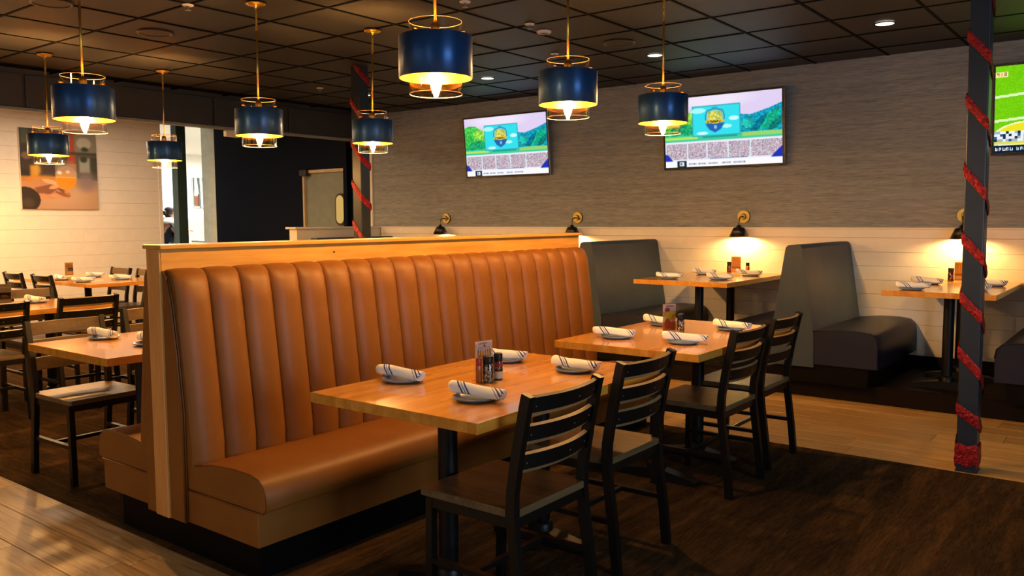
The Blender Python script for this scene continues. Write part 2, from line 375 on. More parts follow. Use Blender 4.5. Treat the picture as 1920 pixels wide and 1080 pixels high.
def speck(name, c0, c1, c2, scale=140):
    k = N(name); k.set(rough=0.15, coat=0.6); v = k.coord('Object'); vo = k.n('ShaderNodeTexVoronoi'); vo.inputs['Scale'].default_value = scale; k.l(v, vo.inputs['Vector'])
    sp = k.n('ShaderNodeSeparateColor'); k.l(vo.outputs['Color'], sp.inputs[0])
    k.base(k.ramp(sp.outputs[0], [(0.0, hx(c0)), (0.45, hx(c1)), (0.8, hx(c2))], 'CONSTANT')); return k.m
M['pepper'] = speck('peppercorn_jar', '#1d140d', '#4d3a28', '#a8977c')
M['redspice'] = speck('red_spice_jar', '#2a0b08', '#5c1a10', '#8c5a40')
M['saltlabel'] = plain('cream_label', '#d8cba8', 0.5)
M['redband'] = plain('red_band', '#8c1818', 0.4)
M['amber'] = plain('amber_sauce', '#a34d10', 0.2)
M['skin'] = plain('skin', '#b98668', 0.5); M['hair'] = plain('dark_hair', '#1f1611', 0.5)
M['navy_cloth'] = plain('navy_fleece', '#0b1220', 0.9); M['white_cloth'] = plain('white_cloth', '#cfccc4', 0.9)

# ------------------------------------------------------------------ floor, walls, ceiling
YR, XL, ZC = 7.73, -11.9, 2.774       # right wall plane, left wall plane, ceiling height
floor = struct(MB().box(-19, 3.4, -3.7, 13.2, -0.15, -0.022).obj('floor', M['kick']))
car = MB().rbox(XL, 3.2, 1.865, 5.085, -0.022, 0.0, 0.003, 1).obj('carpet', M['carpet'], floor)
def plank_field(x0, x1, rows, mat, lengths, seed):
    rr = random.Random(seed); cache = {}
    for (y0, y1) in rows:
        x = x0 - rr.random() * 1.2
        while x < x1:
            L = rr.choice(lengths); a, b = max(x, x0), min(x + L, x1)
            if b - a > 0.05:
                key = (round(b - a, 3), round(y1 - y0, 3))
                if key not in cache: cache[key] = MB().rbox(0.0006, b - a - 0.0006, 0.0008, y1 - y0 - 0.0008, -0.02, 0, 0.0022, 1).mesh('floor_plank', mat)
                link('floor_plank', cache[key], floor, (a, y0, -rr.random() * 0.0006))
            x += L
plank_field(-7.5, 1.2, [(1.865 - 0.193 * (i + 1), 1.865 - 0.193 * i) for i in range(10)], M['plank_grey'], (1.22, 1.22, 1.5), 3)
plank_field(-8.3, 2.4, [(5.085 + 0.2045 * i, 5.085 + 0.2045 * (i + 1)) for i in range(8)], M['plank_honey'], (1.4, 1.8, 1.1), 5)
# plain wood beyond the planks that can be told apart
MB().box(XL, -7.5, -0.065, 1.865, -0.022, 0).box(-7.5, 3.2, -3.5, -0.065, -0.022, 0).box(1.2, 3.2, -0.065, 1.865, -0.022, 0).box(XL, -8.3, 5.085, YR, -0.022, 0).box(2.4, 3.2, 5.085, YR, -0.022, 0).obj('plain_boards', M['plank_grey'], floor)
# step under the wall booths
PZ, PY = 0.135, 6.58
struct(MB().rbox(-8.12, 3.2, PY, YR, 0, PZ, 0.006, 1).obj('platform', M['platform']))
struct(MB().box(-8.12, 3.2, YR - 0.02, YR, PZ, 0.225).obj('baseboard_right', M['platform']))

wr = struct(MB().box(-8.30, 3.2, YR, YR + 0.12, 0, ZC + 0.1).obj('wall_right', M['kick']))
MB().box(-8.29, 3.2, YR - 0.006, YR, 1.31, ZC).obj('wallpaper', M['grasscloth'], wr)
MB().rbox(-8.29, 3.2, YR - 0.022, YR, 1.296, 1.312, 0.003, 1).obj('cap_strip', M['shiplap'], wr)
def boards(parent, along, fixed, a0, a1, zs, lens, mat, seed, nrm):
    """shiplap boards laid in rows; joints recessed"""
    rr = random.Random(seed); cache = {}
    for (z0, z1) in zs:
        a = a0 - rr.random() * lens
        while a < a1:
            p, q = max(a, a0), min(a + lens, a1)
            if q - p > 0.08:
                key = (round(q - p, 3), round(z1 - z0, 3))
                if key not in cache:
                    if along == 'x': cache[key] = MB().rbox(0.0002, q - p - 0.0002, -0.016, 0, 0.0008, z1 - z0 - 0.0008, 0.0016, 1).mesh('shiplap_board', mat)
                    else: cache[key] = MB().rbox(0, 0.016, 0.0002, q - p - 0.0002, 0.0008, z1 - z0 - 0.0008, 0.0016, 1).mesh('shiplap_board', mat)
                link('shiplap_board', cache[key], parent, (p, fixed, z0) if along == 'x' else (fixed, p, z0))
            a += lens
boards(wr, 'x', YR, -8.14, 3.2, [(1.222, 1.296)] + [(1.222 - 0.1225 * (i + 1), 1.222 - 0.1225 * i) for i in range(8)] + [(0.225, 0.242)], 4.4, M['shiplap'], 4, -1)
struct(MB().rbox(-8.36, -8.28, YR - 0.03, YR + 0.12, 1.30, ZC, 0.004, 1).obj('trim_1', M['pony_white']))
# navy wall carrying on past the corner, with the kitchen door
nw = struct(MB().box(XL, -9.80, YR, YR + 0.12, 0, 2.95).box(-8.80, -8.30, YR, YR + 0.12, 0, 2.95).box(-9.80, -8.80, YR, YR + 0.12, 2.10, 2.95).obj('wall_far', M['navy']))
MB().rbox(-8.815, -8.74, YR - 0.06, YR, 0, 2.95, 0.004, 1).obj('wall_return', M['navy'], nw)
dr = struct(MB().rbox(-9.74, -8.84, YR + 0.03, YR + 0.07, 0.01, 2.06, 0.004, 1).obj('door_1', M['door']))
MB().box(-9.80, -9.735, YR - 0.015, YR + 0.10, 0, 2.10).obj('door_jamb', M['navy'], dr)
MB().box(-9.735, -9.70, YR - 0.012, YR + 0.05, 0, 2.06).obj('edge_strip', M['cream'], dr)
MB().rbox(-9.60, -8.86, YR - 0.012, YR + 0.06, 2.06, 2.105, 0.004, 1).obj('door_head', M['cream'], dr)
MB().rbox(-9.74, -9.60, YR - 0.07, YR + 0.02, 2.02, 2.11, 0.006, 1).obj('door_closer', M['post'], dr)
def stadium(cx, cz, w, h, n=10):
    r = w / 2; pts = []
    for k in range(n + 1): a = PI * k / n; pts.append((cx + r * math.cos(a), cz + h / 2 - r + r * math.sin(a)))
    for k in range(n + 1): a = PI + PI * k / n; pts.append((cx + r * math.cos(a), cz - h / 2 + r + r * math.sin(a)))
    return pts
MB().prism(stadium(-8.965, 1.545, 0.20, 0.44), YR + 0.005, YR + 0.03, 'y').obj('window_gasket', M['gasket'], dr)
MB().prism(stadium(-8.965, 1.545, 0.145, 0.385), YR - 0.001, YR + 0.006, 'y').obj('window_pane', M['paleglass'], dr)
# pony wall closing the booth row
pw = struct(MB().box(-8.30, -8.16, 6.37, YR, 0, 1.292).obj('wall_pony', M['pony_white']))
MB().rbox(-8.33, -8.13, 6.33, YR, 1.292, 1.318, 0.005, 1).obj('cap', M['pony_white'], pw)
# left wall, clad in shiplap, its opening to the next dining room beside the corner
wl = struct(MB().box(XL - 0.14, XL, -3.6, 6.80, 0, 2.95).box(XL - 0.14, XL, 6.80, YR + 0.12, 2.86, 2.95).box(XL - 0.14, XL, 6.80, YR, 0, 0.95).obj('wall_left', M['kick']))
PL = 0.1815
boards(wl, 'y', XL, 1.0, 6.76, [(1.293 + PL * i, 1.293 + PL * (i + 1)) for i in range(-7, 9)], 4.2, M['shiplap'], 9, 1)
struct(MB().rbox(XL - 0.15, XL + 0.02, 6.76, 6.82, 0, 2.9, 0.004, 1).obj('trim_2', M['shiplap']))
struct(MB().rbox(XL - 0.14, XL + 0.01, 7.075, 7.235, 0.95, 2.87, 0.006, 1).obj('trim_3', M['teal']))
struct(MB().rbox(-12.27, XL - 0.005, YR, YR + 0.14, 0.0, 2.93, 0.006, 1).obj('trim_4', M['sage']))
# bulkhead dropped from the ceiling in front of the left wall
bh = struct(MB().box(-8.41, -8.32, -3.5, YR, 2.44, ZC + 0.1).obj('bulkhead', M['bulkhead']))
ys = [-3.5, -1.2, 1.13, 3.455, 5.40, 6.40, 7.72]
for a, b in zip(ys[:-1], ys[1:]):
    MB().rbox(-8.325, -8.30, a + 0.012, b - 0.012, 2.44, ZC - 0.03, 0.004, 1).obj('panel', M['bulkhead'], bh)
MB().rbox(-8.41, -8.294, -3.5, YR, 2.414, 2.44, 0.004, 1).obj('bottom_trim', M['bulkhead_trim'], bh)
# ceiling: slab, lay-in tiles and grid bars
ceil = struct(MB().box(-8.62, 3.4, -3.7, 12.2 - 4.3, ZC + 0.02, ZC + 0.14).box(-12.1, -8.62, -3.7, YR + 0.12, 2.90, 3.05).obj('ceiling', M['grid']))
TX, TY, TS = -4.968, 3.083, 0.61
tme = MB().rbox(-TS / 2 + 0.009, TS / 2 - 0.009, -TS / 2 + 0.009, TS / 2 - 0.009, -0.004, 0.014, 0.003, 1).mesh('ceiling_tile', M['tile'])
tms = MB().rbox(-TS / 2 + 0.009, TS / 2 - 0.009, -TS / 2 + 0.009, TS / 2 - 0.009, -0.004, 0.014, 0.003, 1).mesh('ceiling_tile', M['tile_smooth'])
smooth_cells = {(-1, 1), (-4, 2), (1, 4)}
grid = MB(); xs = set(); yset = set(); Rm = np.array([_r2[:], _u2[:], _f[:]])
for i in range(-6, 16):
    for j in range(-11, 9):
        x, y = TX + TS * (i + 0.5), TY + TS * (j + 0.5)
        if x - TS / 2 < -8.32 or x > 2.6 or y > YR + 0.2: continue
        q = Rm @ np.array([x, y, ZC - CAMZ])
        if q[2] < 1.5: continue
        px, py = 960 + FPX * q[0] / q[2], 540 - FPX * q[1] / q[2]
        if px < -500 or px > 2450 or py < -420: continue
        link('ceiling_tile', tms if (i, j) in smooth_cells else tme, ceil, (x, y, ZC + 0.004 + random.random() * 0.003), 0)
for i in range(-6, 14):
    x = TX + TS * i
    if x > -8.4: grid.box(x - 0.0085, x + 0.0085, -1, YR, ZC - 0.004, ZC + 0.01)
for j in range(-6, 9):
    y = TY + TS * j
    if y < YR: grid.box(-8.3, 2.6, y - 0.0085, y + 0.0085, ZC - 0.0035, ZC + 0.0105)
grid.obj('grid_bars', M['grid'], ceil)
# walls behind the camera with their windows
wb = struct(MB().box(XL, -4.3, -3.62, -3.5, 0, ZC + .1).box(-2.1, -0.5, -3.62, -3.5, 0, ZC + .1).box(1.7, 3.3, -3.62, -3.5, 0, ZC + .1).box(-4.3, -2.1, -3.62, -3.5, 0, 0.75).box(-4.3, -2.1, -3.62, -3.5, 2.35, ZC + .1).box(-0.5, 1.7, -3.62, -3.5, 0, 0.75).box(-0.5, 1.7, -3.62, -3.5, 2.35, ZC + .1).obj('wall_back', M['shiplap']))
ws = struct(MB().box(3.2, 3.32, -3.6, 0.5, 0, ZC + .1).box(3.2, 3.32, 2.7, YR, 0, ZC + .1).box(3.2, 3.32, 0.5, 2.7, 0, 0.75).box(3.2, 3.32, 0.5, 2.7, 2.35, ZC + .1).obj('wall_side', M['navy']))
for n, (x0, x1) in enumerate(((-4.3, -2.1), (-0.5, 1.7))):
    f = MB()
    for a, b, c, d in ((x0, x1, 0.75, 0.80), (x0, x1, 2.30, 2.35), (x0, x0 + 0.05, 0.8, 2.3), (x1 - 0.05, x1, 0.8, 2.3), ((x0 + x1) / 2 - 0.025, (x0 + x1) / 2 + 0.025, 0.8, 2.3)): f.box(a, b, -3.60, -3.52, c, d)
    w = struct(f.obj('window_%d' % (n + 1), M['black'])); MB().box(x0 + 0.05, x1 - 0.05, -3.565, -3.56, 0.8, 2.3).obj('pane', M['glass'], w)
f = MB()
for a, b, c, d in ((0.5, 2.7, 0.75, 0.80), (0.5, 2.7, 2.30, 2.35), (0.5, 0.55, 0.8, 2.3), (2.65, 2.7, 0.8, 2.3)): f.box(3.22, 3.30, a, b, c, d)
w = struct(f.obj('window_3', M['black'])); MB().box(3.26, 3.265, 0.55, 2.65, 0.8, 2.3).obj('pane', M['glass'], w)
# next dining room
struct(MB().box(-19, -12.04, 13.0, 13.1, 0, 3.05).box(-19, -18.9, 4.5, 13, 0, 3.05).box(-19, -12.04, 4.4, 4.5, 0, 3.05).box(XL - 0.34, XL - 0.22, YR + 0.15, 13, 0, 3.05).obj('wall_beyond', M['white']))
struct(MB().box(-18.9, -18.86, 4.5, 13, 0.0, 1.46).obj('trim_5', M['cream']))
struct(MB().box(-19, -12.0, 4.4, 13.1, 3.0, 3.1).obj('trim_6', M['white']))

# ------------------------------------------------------------------ support posts with tinsel garland
def post(name, cx, cy, s, tilt, label, z_left, zbot, glabel):
    t = thing(name, label, 'post', (cx, cy, 0)); t.rotation_euler = tilt
    MB().rbox(-s / 2, s / 2, -s / 2, s / 2, 0.0, ZC + 0.01, 0.006, 2).obj('column', M['post'], t)
    MB().rbox(-s / 2 - 0.004, s / 2 + 0.004, -s / 2 - 0.004, s / 2 + 0.004, 0, 0.012, 0.003, 1).obj('base_plate', M['post'], t)
    h = s / 2 + 0.0015; vs = []; fs = []; rr = random.Random(5)
    fr = [0.36, 0.22, 0.21, 0.21]          # share of the drop on the -y, +x, +y, -x faces
    cor = [(-h, -h), (h, -h), (h, h), (-h, h)]
    pts = []
    for k in range(len(z_left) - 1):
        z0, z1 = z_left[k], z_left[k + 1]; z = z0
        for e in range(4):
            a, b = cor[e], cor[(e + 1) % 4]; d = (z1 - z0) * fr[e]
            for q in range(10):
                u = q / 10; pts.append((a[0] + (b[0] - a[0]) * u, a[1] + (b[1] - a[1]) * u, z + d * u))
            z += d
    if zbot is not None:
        for k in range(2):
            for e in range(4):
                a, b = cor[e], cor[(e + 1) % 4]
                for q in range(10):
                    u = q / 10; pts.append((a[0] + (b[0] - a[0]) * u, a[1] + (b[1] - a[1]) * u, zbot - 0.05 * k - 0.012 * e / 4 + 0.008 * math.sin(q * 0.9 + e)))
    hw = 0.032
    for i, p in enumerate(pts):
        nx = (1 if p[0] > h - 1e-4 else -1 if p[0] < -h + 1e-4 else 0); ny = (1 if p[1] > h - 1e-4 else -1 if p[1] < -h + 1e-4 else 0)
        for w_ in (-1.0, -0.5, 0, 0.5, 1.0):
            o = 0.0 + 0.0035 * rr.random() + 0.003 * (1 - w_ * w_)
            vs.append((p[0] + nx * o, p[1] + ny * o, p[2] + hw * w_ * (0.95 + 0.15 * rr.random())))
    for i in range(len(pts) - 1):
        for k in range(4): fs.append((i * 5 + k, (i + 1) * 5 + k, (i + 1) * 5 + k + 1, i * 5 + k + 1))
    g = MB().add(vs, fs, 0, False).obj('garland', M['red']); g.location = (cx, cy, 0); g.rotation_euler = tilt
    m = g.modifiers.new('thick', 'SOLIDIFY'); m.thickness = 0.002
    tag(g, glabel, 'garland', 'red tinsel garlands')
    return t
post('support_post', -0.800, 5.150, 0.100, (0, R(-0.35), 0), 'dark square steel post at right, beside the wooden walkway', [2.68, 2.36, 2.02, 1.65, 1.285, 0.965, 0.665, 0.35, 0.16], 0.12, 'red tinsel garland wound round the post at right')
post('support_post', -5.800, 5.265, 0.112, (0, 0, 0), 'dark square steel post far behind the tan banquette', [2.86, 2.47, 2.09, 1.73, 1.365, 1.0], None, 'red tinsel garland wound round the post behind the banquette')

# ------------------------------------------------------------------ tan double banquette
Y0, Y1 = 1.885, 5.03
bq = thing('banquette', 'double-sided tan leather banquette with channelled back and plywood divider', 'banquette', (-3.28, Y0, 0))
def bqp(mb, name, mat): return mb.obj(name, mat, bq, (3.28, -Y0, 0))
bqp(MB().box(-3.76, -2.725, Y0 + 0.02, Y1 - 0.02, 0, 0.145), 'kick', M['kick'])
bqp(MB().rbox(-3.388, -3.286, Y0 - 0.018, Y1, 0.14, 1.283, 0.002, 1), 'divider', [M['ply']])
bqp(MB().rbox(-3.387, -3.287, Y0 - 0.026, Y0 - 0.0181, 0.14, 1.283, 0.002, 1), 'end_strip', M['ply_end'])
bqp(MB().rbox(-3.408, -3.266, Y0 - 0.03, Y1 + 0.01, 1.283, 1.301, 0.003, 2), 'cap', M['ply'])
# channels (flutes): each one a padded tube of leather
prof = [(-3.135, 0.37), (-3.135, 0.46), (-3.15, 0.60), (-3.168, 0.75), (-3.186, 0.90), (-3.205, 1.05), (-3.218, 1.13), (-3.232, 1.170), (-3.255, 1.192), (-3.287, 1.196)]
def flute(w, mirror):
    mb = MB(); ny = 10; vs = []; n = len(prof)
    for i, (x, z) in enumerate(prof):
        top = max(0, (i - 6) / 3.0)
        for k in range(ny + 1):
            u = 2 * k / ny - 1; bl = (1 - abs(u) ** 2.6)
            d = 0.030 * bl * (1 - 0.6 * top)
            # outward normal roughly +x, rolling to +z at the top
            xx = x + d * (1 - top * 0.9); zz = z + d * min(top, 1) * 0.45
            xx = xx if not mirror else (-3.337 * 2 - xx)
            vs.append((xx, (u + 1) / 2 * w, zz))
    fs = [(i * (ny + 1) + k, i * (ny + 1) + k + 1, (i + 1) * (ny + 1) + k + 1, (i + 1) * (ny + 1) + k) for i in range(n - 1) for k in range(ny)]
    mb.add(vs, fs, 0, True)
    bx = -3.286 if not mirror else -3.388
    bvs = [(bx, 0, prof[0][1]), (bx, w, prof[0][1]), (bx, w, 1.196), (bx, 0, 1.196)]; mb.add(bvs, [(0, 1, 2, 3)])
    L = [vs[i * (ny + 1)] for i in range(n)]; mb.add([bvs[0]] + L, [tuple(range(len(L) + 1))])
    Rr = [vs[i * (ny + 1) + ny] for i in range(n)]; mb.add([bvs[1]] + Rr, [tuple(range(len(Rr) + 1))[::-1]])
    return mb.mesh('channel', M['leather'])
NF = 20; fw = (Y1 - Y0) / NF
for mir in (False, True):
    fm = flute(fw - 0.0015, mir)
    for k in range(NF): link('channel', fm, bq, (3.28, fw * k, 0))
# padded end panels with piping
endR = [(-3.286, 0.14), (-3.180, 0.14), (-3.178, 0.60), (-3.205, 0.86), (-3.235, 1.06), (-3.262, 1.165), (-3.286, 1.19)]
endL = [(-3.388, 0.14), (-3.470, 0.14), (-3.468, 0.60), (-3.452, 0.86), (-3.436, 1.06), (-3.424, 1.165), (-3.410, 1.19), (-3.388, 1.19)]
for y in (Y0 - 0.016, Y1):
    bqp(MB().prism(endR, y, y + 0.016, 'y'), 'end_panel', M['leather']); bqp(MB().prism(endL, y, y + 0.016, 'y'), 'end_panel', M['leather'])
for y in (Y0 - 0.014, Y0 - 0.004):
    bqp(MB().tube([(x + 0.002, y, z) for x, z in endR[1:]], 0.0045, 8), 'piping', M['piping'])
bqp(MB().tube([(x - 0.002, Y0 - 0.012, z) for x, z in endL[1:7]], 0.004, 8), 'piping', M['piping'])
def smoothpoly(pts, it=2):
    for _ in range(it):
        out = []
        for a, b in zip(pts, pts[1:] + pts[:1]):
            out += [(a[0] * .75 + b[0] * .25, a[1] * .75 + b[1] * .25), (a[0] * .25 + b[0] * .75, a[1] * .25 + b[1] * .75)]
        pts = out
    return pts
cushR = [(-3.196, 0.282), (-3.196, 0.372), (-3.13, 0.388), (-3.0, 0.412), (-2.85, 0.423), (-2.74, 0.420), (-2.69, 0.408), (-2.662, 0.384), (-2.649, 0.350), (-2.648, 0.300), (-2.654, 0.288), (-2.668, 0.282)]
def cushion(poly, y0, y1):
    mb = MB(); n = len(poly); cx = sum(p[0] for p in poly) / n; cz = sum(p[1] for p in poly) / n
    st = [(y0, 0.965), (y0 + 0.004, 0.985), (y0 + 0.012, 1.0)] + [(y0 + (y1 - y0) * k / 8, 1.0) for k in range(1, 8)] + [(y1 - 0.012, 1.0), (y1 - 0.004, 0.985), (y1, 0.965)]
    vs = [(cx + (p[0] - cx) * s, y, cz + (p[1] - cz) * s) for y, s in st for p in poly]
    fs = [(i * n + k, i * n + (k + 1) % n, (i + 1) * n + (k + 1) % n, (i + 1) * n + k) for i in range(len(st) - 1) for k in range(n)]
    mb.add(vs, fs, 0, True); mb.add(vs[:n], [tuple(range(n))]); mb.add(vs[-n:], [tuple(range(n))[::-1]]); return mb
bqp(cushion(cushR, Y0 + 0.002, Y1), 'seat_cushion', M['leather'])
cushL = [(-6.582 - x, z + 0.012) for x, z in cushR]
bqp(cushion(cushL, Y0 + 0.002, Y1), 'seat_cushion', M['leather'])
for poly in (cushR, cushL):
    bqp(MB().tube([(p[0] + 0, Y0 + 0.006, p[1] + 0.001) for p in poly[1:]], 0.0032, 6), 'piping', M['piping'])
bqp(MB().rbox(-3.185, -2.695, Y0, Y1, 0.14, 0.279, 0.004, 2), 'seat_base', M['leather'])
bqp(MB().rbox(-3.884, -3.40, Y0, Y1, 0.152, 0.292, 0.004, 2), 'seat_base', M['leather'])
bqp(MB().tube([(-3.185, Y0 - 0.002, 0.280), (-2.66, Y0 - 0.002, 0.280)], 0.004, 6), 'piping', M['piping'])
bqp(MB().tube([(-3.41, Y0 - 0.002, 0.293), (-3.89, Y0 - 0.002, 0.293)], 0.004, 6), 'piping', M['piping'])
sc_ = MB(); sc_.tube([(-3.288, 2.79, 1.241), (-3.282, 2.79, 1.241)], 0.004, 10)
bqp(sc_, 'screw', M['black_metal'])

# ------------------------------------------------------------------ tables
def table(name, label, cx, cy, wx, ly, ztop, zfloor, cols, group, footx=0.20, rot=0.0):
    t = thing(name, label, 'table', (cx, cy, zfloor), rot, group); h = ztop - zfloor
    MB().rbox(-wx / 2, wx / 2, -ly / 2, ly / 2, h - 0.038, h, 0.0022, 2).obj('tabletop', M['butcher'], t)
    for y in cols:
        MB().lathe([(0.037, 0.05), (0.037, h - 0.05)], 24, (0, y, 0)).box(-0.25, 0.25, y - 0.02, y + 0.02, h - 0.05, h - 0.0385).obj('leg', M['black_metal'], t)
        MB().prism([(-footx - 0.04, 0.0), (footx + 0.04, 0.0), (footx + 0.04, 0.022), (footx, 0.034), (0.055, 0.058), (-0.055, 0.058), (-footx, 0.034), (-footx - 0.04, 0.022)], y - 0.035, y + 0.035, 'y').lathe([(0.052, 0.055), (0.050, 0.085), (0.038, 0.10)], 24, (0, y, 0), cap1=True).obj('foot', M['black_metal'], t)
    return t
G_T = 'butcher-block tables'
table('dining_table', 'butcher-block table nearest the camera, pushed up to the tan banquette', -2.086, 2.598, 0.814, 1.222, 0.76, 0, (-0.30, 0.30), G_T)
table('dining_table', 'butcher-block table at the far end of the tan banquette', -2.112, 4.245, 0.824, 1.235, 0.76, 0, (-0.245, 0.255), G_T)
table('dining_table', 'butcher-block table on the left side of the banquette, half hidden by it', -4.285, 2.525, 0.832, 1.23, 0.76, 0, (-0.22, 0.30), G_T)
table('dining_table', 'butcher-block table at the left frame edge behind the black ladder-back chairs', -6.935, 2.69, 0.81, 1.22, 0.755, 0, (-0.3, 0.3), G_T)
table('dining_table', 'long butcher-block table below the beer-glass canvas by the white shiplap wall', -9.52, 4.53, 1.82, 0.82, 0.76, 0, (0.0,), G_T)
table('booth_table', 'booth table under the lit wall lamp between the two grey booths', -3.165, 7.03, 0.85, 1.36, 0.88, PZ, (-0.28, 0.39), 'booth tables')
table('booth_table', 'booth table partly hidden by the garlanded post at right', -1.215, 7.03, 0.72, 1.36, 0.88, PZ, (-0.23, 0.27), 'booth tables')

# ------------------------------------------------------------------ chairs
def chair_parts():
    P = []
    path = [(-0.050, 0.0), (-0.036, 0.15), (-0.008, 0.36), (0.0, 0.44), (-0.003, 0.52), (-0.026, 0.66), (-0.062, 0.832), (-0.067, 0.847)]
    for s in (-1, 1):
        mb = MB(); mb.tube([(x, 0.207 * s, z) for x, z in path], 0.0175, square=True, ry=0.0145); P.append(('leg', mb.mesh('leg', M['black'])))
    for s in (-1, 1):
        mb = MB(); mb.tube([(0.372, 0.198 * s, 0.0), (0.366, 0.198 * s, 0.425)], 0.0145, square=True, ry=0.0145); P.append(('leg', mb.mesh('leg', M['black'])))
    out = [(-0.018, -0.19), (0.022, -0.19), (0.022, -0.217), (0.398, -0.217), (0.406, -0.209), (0.406, 0.209), (0.398, 0.217), (0.022, 0.217), (0.022, 0.19), (-0.018, 0.19)]
    sm_ = MB(); n_ = len(out); a_ = [(x, y, 0.437) for x, y in out]; b_ = [(x, y, 0.459) for x, y in out]; c_ = [(x + (-0.003 if x > 0.1 else 0.002), y * 0.99, 0.462) for x, y in out]
    sm_.add(a_ + b_, [(i, (i + 1) % n_, n_ + (i + 1) % n_, n_ + i) for i in range(n_)], 1); sm_.add(b_ + c_, [(i, (i + 1) % n_, n_ + (i + 1) % n_, n_ + i) for i in range(n_)], 1)
    sm_.add(c_, [tuple(range(n_))], 0); sm_.add(a_, [tuple(range(n_))[::-1]], 0)
    P.append(('seat', sm_.mesh('seat', [M['seat_wood'], M['seat_edge']])))
    fr = MB().box(0.015, 0.38, -0.21, -0.186, 0.398, 0.436).box(0.015, 0.38, 0.186, 0.21, 0.398, 0.436).box(0.358, 0.382, -0.186, 0.186, 0.398, 0.436).box(-0.01, 0.014, -0.193, 0.193, 0.398, 0.436)
    P.append(('seat_frame', fr.mesh('seat_frame', M['black'])))
    for s in (-1, 1): P.append(('stretcher', MB().tube([(-0.022, 0.2 * s, 0.205), (0.366, 0.198 * s, 0.205)], 0.010, square=True, ry=0.012).mesh('stretcher', M['black'])))
    P.append(('stretcher', MB().tube([(0.17, -0.195, 0.205), (0.17, 0.195, 0.205)], 0.010, square=True, ry=0.010).mesh('stretcher', M['black'])))
    def px_(z):
        for (a, za), (b, zb) in zip(path, path[1:]):
            if za <= z <= zb: return a + (b - a) * (z - za) / (zb - za)
        return path[-1][0]
    for z0 in (0.578, 0.674, 0.770):
        h = 0.072; mb = MB(); ny = 12; ring = []
        # section (d = depth forward, z): front face, back face with chamfered edges
        sec = [(0.012, 0.002, 2), (0.012, h - 0.002, 1), (0.007, h, 1), (-0.006, h - 0.006, 0), (-0.006, 0.015, 1), (0.007, 0.0, 1)]
        vs = []
        for k in range(ny + 1):
            u = 2 * k / ny - 1; y = u * 0.198; bow = 0.034 * (1 - u * u)
            for d, z, _ in sec: vs.append((px_(min(z0 + z, 0.846)) - bow + d, y, z0 + z))
        m = len(sec)
        for k in range(ny):
            for e in range(m):
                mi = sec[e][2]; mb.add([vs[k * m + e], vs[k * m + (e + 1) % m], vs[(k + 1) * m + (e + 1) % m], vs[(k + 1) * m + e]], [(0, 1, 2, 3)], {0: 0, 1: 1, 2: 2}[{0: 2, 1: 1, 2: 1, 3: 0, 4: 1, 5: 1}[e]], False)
        mb.add(vs[:m], [tuple(range(m))]); mb.add(vs[-m:], [tuple(range(m))[::-1]])
        for yy in (-0.17, -0.045, 0.17):
            zc = z0 + h * 0.5; mb.tube([(px_(zc) - 0.034 * (1 - (yy / 0.198) ** 2) - 0.003, yy, zc), (px_(zc) - 0.034 * (1 - (yy / 0.198) ** 2) - 0.0065, yy, zc)], 0.003, 6, 3)
        P.append(('slat', mb.mesh('slat', [M['black'], M['edge_wood'], M['slat_front'], M['chrome']])))
    return P
CH = chair_parts()
def chair(x, y, rot, label, group, parts=CH):
    t = thing('dining_chair', label, 'chair', (x, y, 0), R(rot), group)
    for n, me in parts: link(n, me, t)
    return t
GC = 'black ladder-back chairs'
chair(-1.625, 2.303, 180, 'black ladder-back chair nearest the camera, at the front table', GC)
chair(-1.690, 2.995, 180, 'black ladder-back chair second from the front, at the front table', GC)
chair(-1.705, 4.110, 180, 'black ladder-back chair third from the front, at the far banquette table', GC)
chair(-1.735, 4.705, 180, 'black ladder-back chair farthest back at the far banquette table', GC)
chair(-4.885, 2.215, 1.5, 'black chair facing the banquette with its seat clear of the left table', GC)
chair(-5.12, 2.89, 0, 'black chair seen in a sliver beside the banquette end, far side of the left table', GC)
chair(-6.40, 3.02, 180, 'black ladder-back chair seen from behind at the table on the left', GC)
chair(-6.36, 2.36, 180, 'black ladder-back chair cut by the left frame edge, seen from behind', GC)
chair(-7.38, 3.02, 0, 'black chair across the left table, its wooden slats facing the camera', GC)
chair(-7.38, 2.40, 0, 'black chair at left frame edge behind the menu holder', GC)
chair(-9.93, 3.98, 90, 'black chair leftmost at the long table by the shiplap wall', GC)
chair(-9.23, 3.98, 90, 'black chair second from left at the long table by the shiplap wall', GC)
chair(-9.85, 5.03, -90, 'black chair behind the long table, clear of the banquette end', GC)
chair(-9.25, 5.03, -90, 'black chair behind the long table, half hidden by the banquette end', GC)
one = [p for p in CH if p[0] != 'slat'] + [p for p in CH if p[0] == 'slat'][2:]
chair(-6.12, 3.42, -84, 'black chair with a single top rail in the aisle left of the banquette', GC, one)

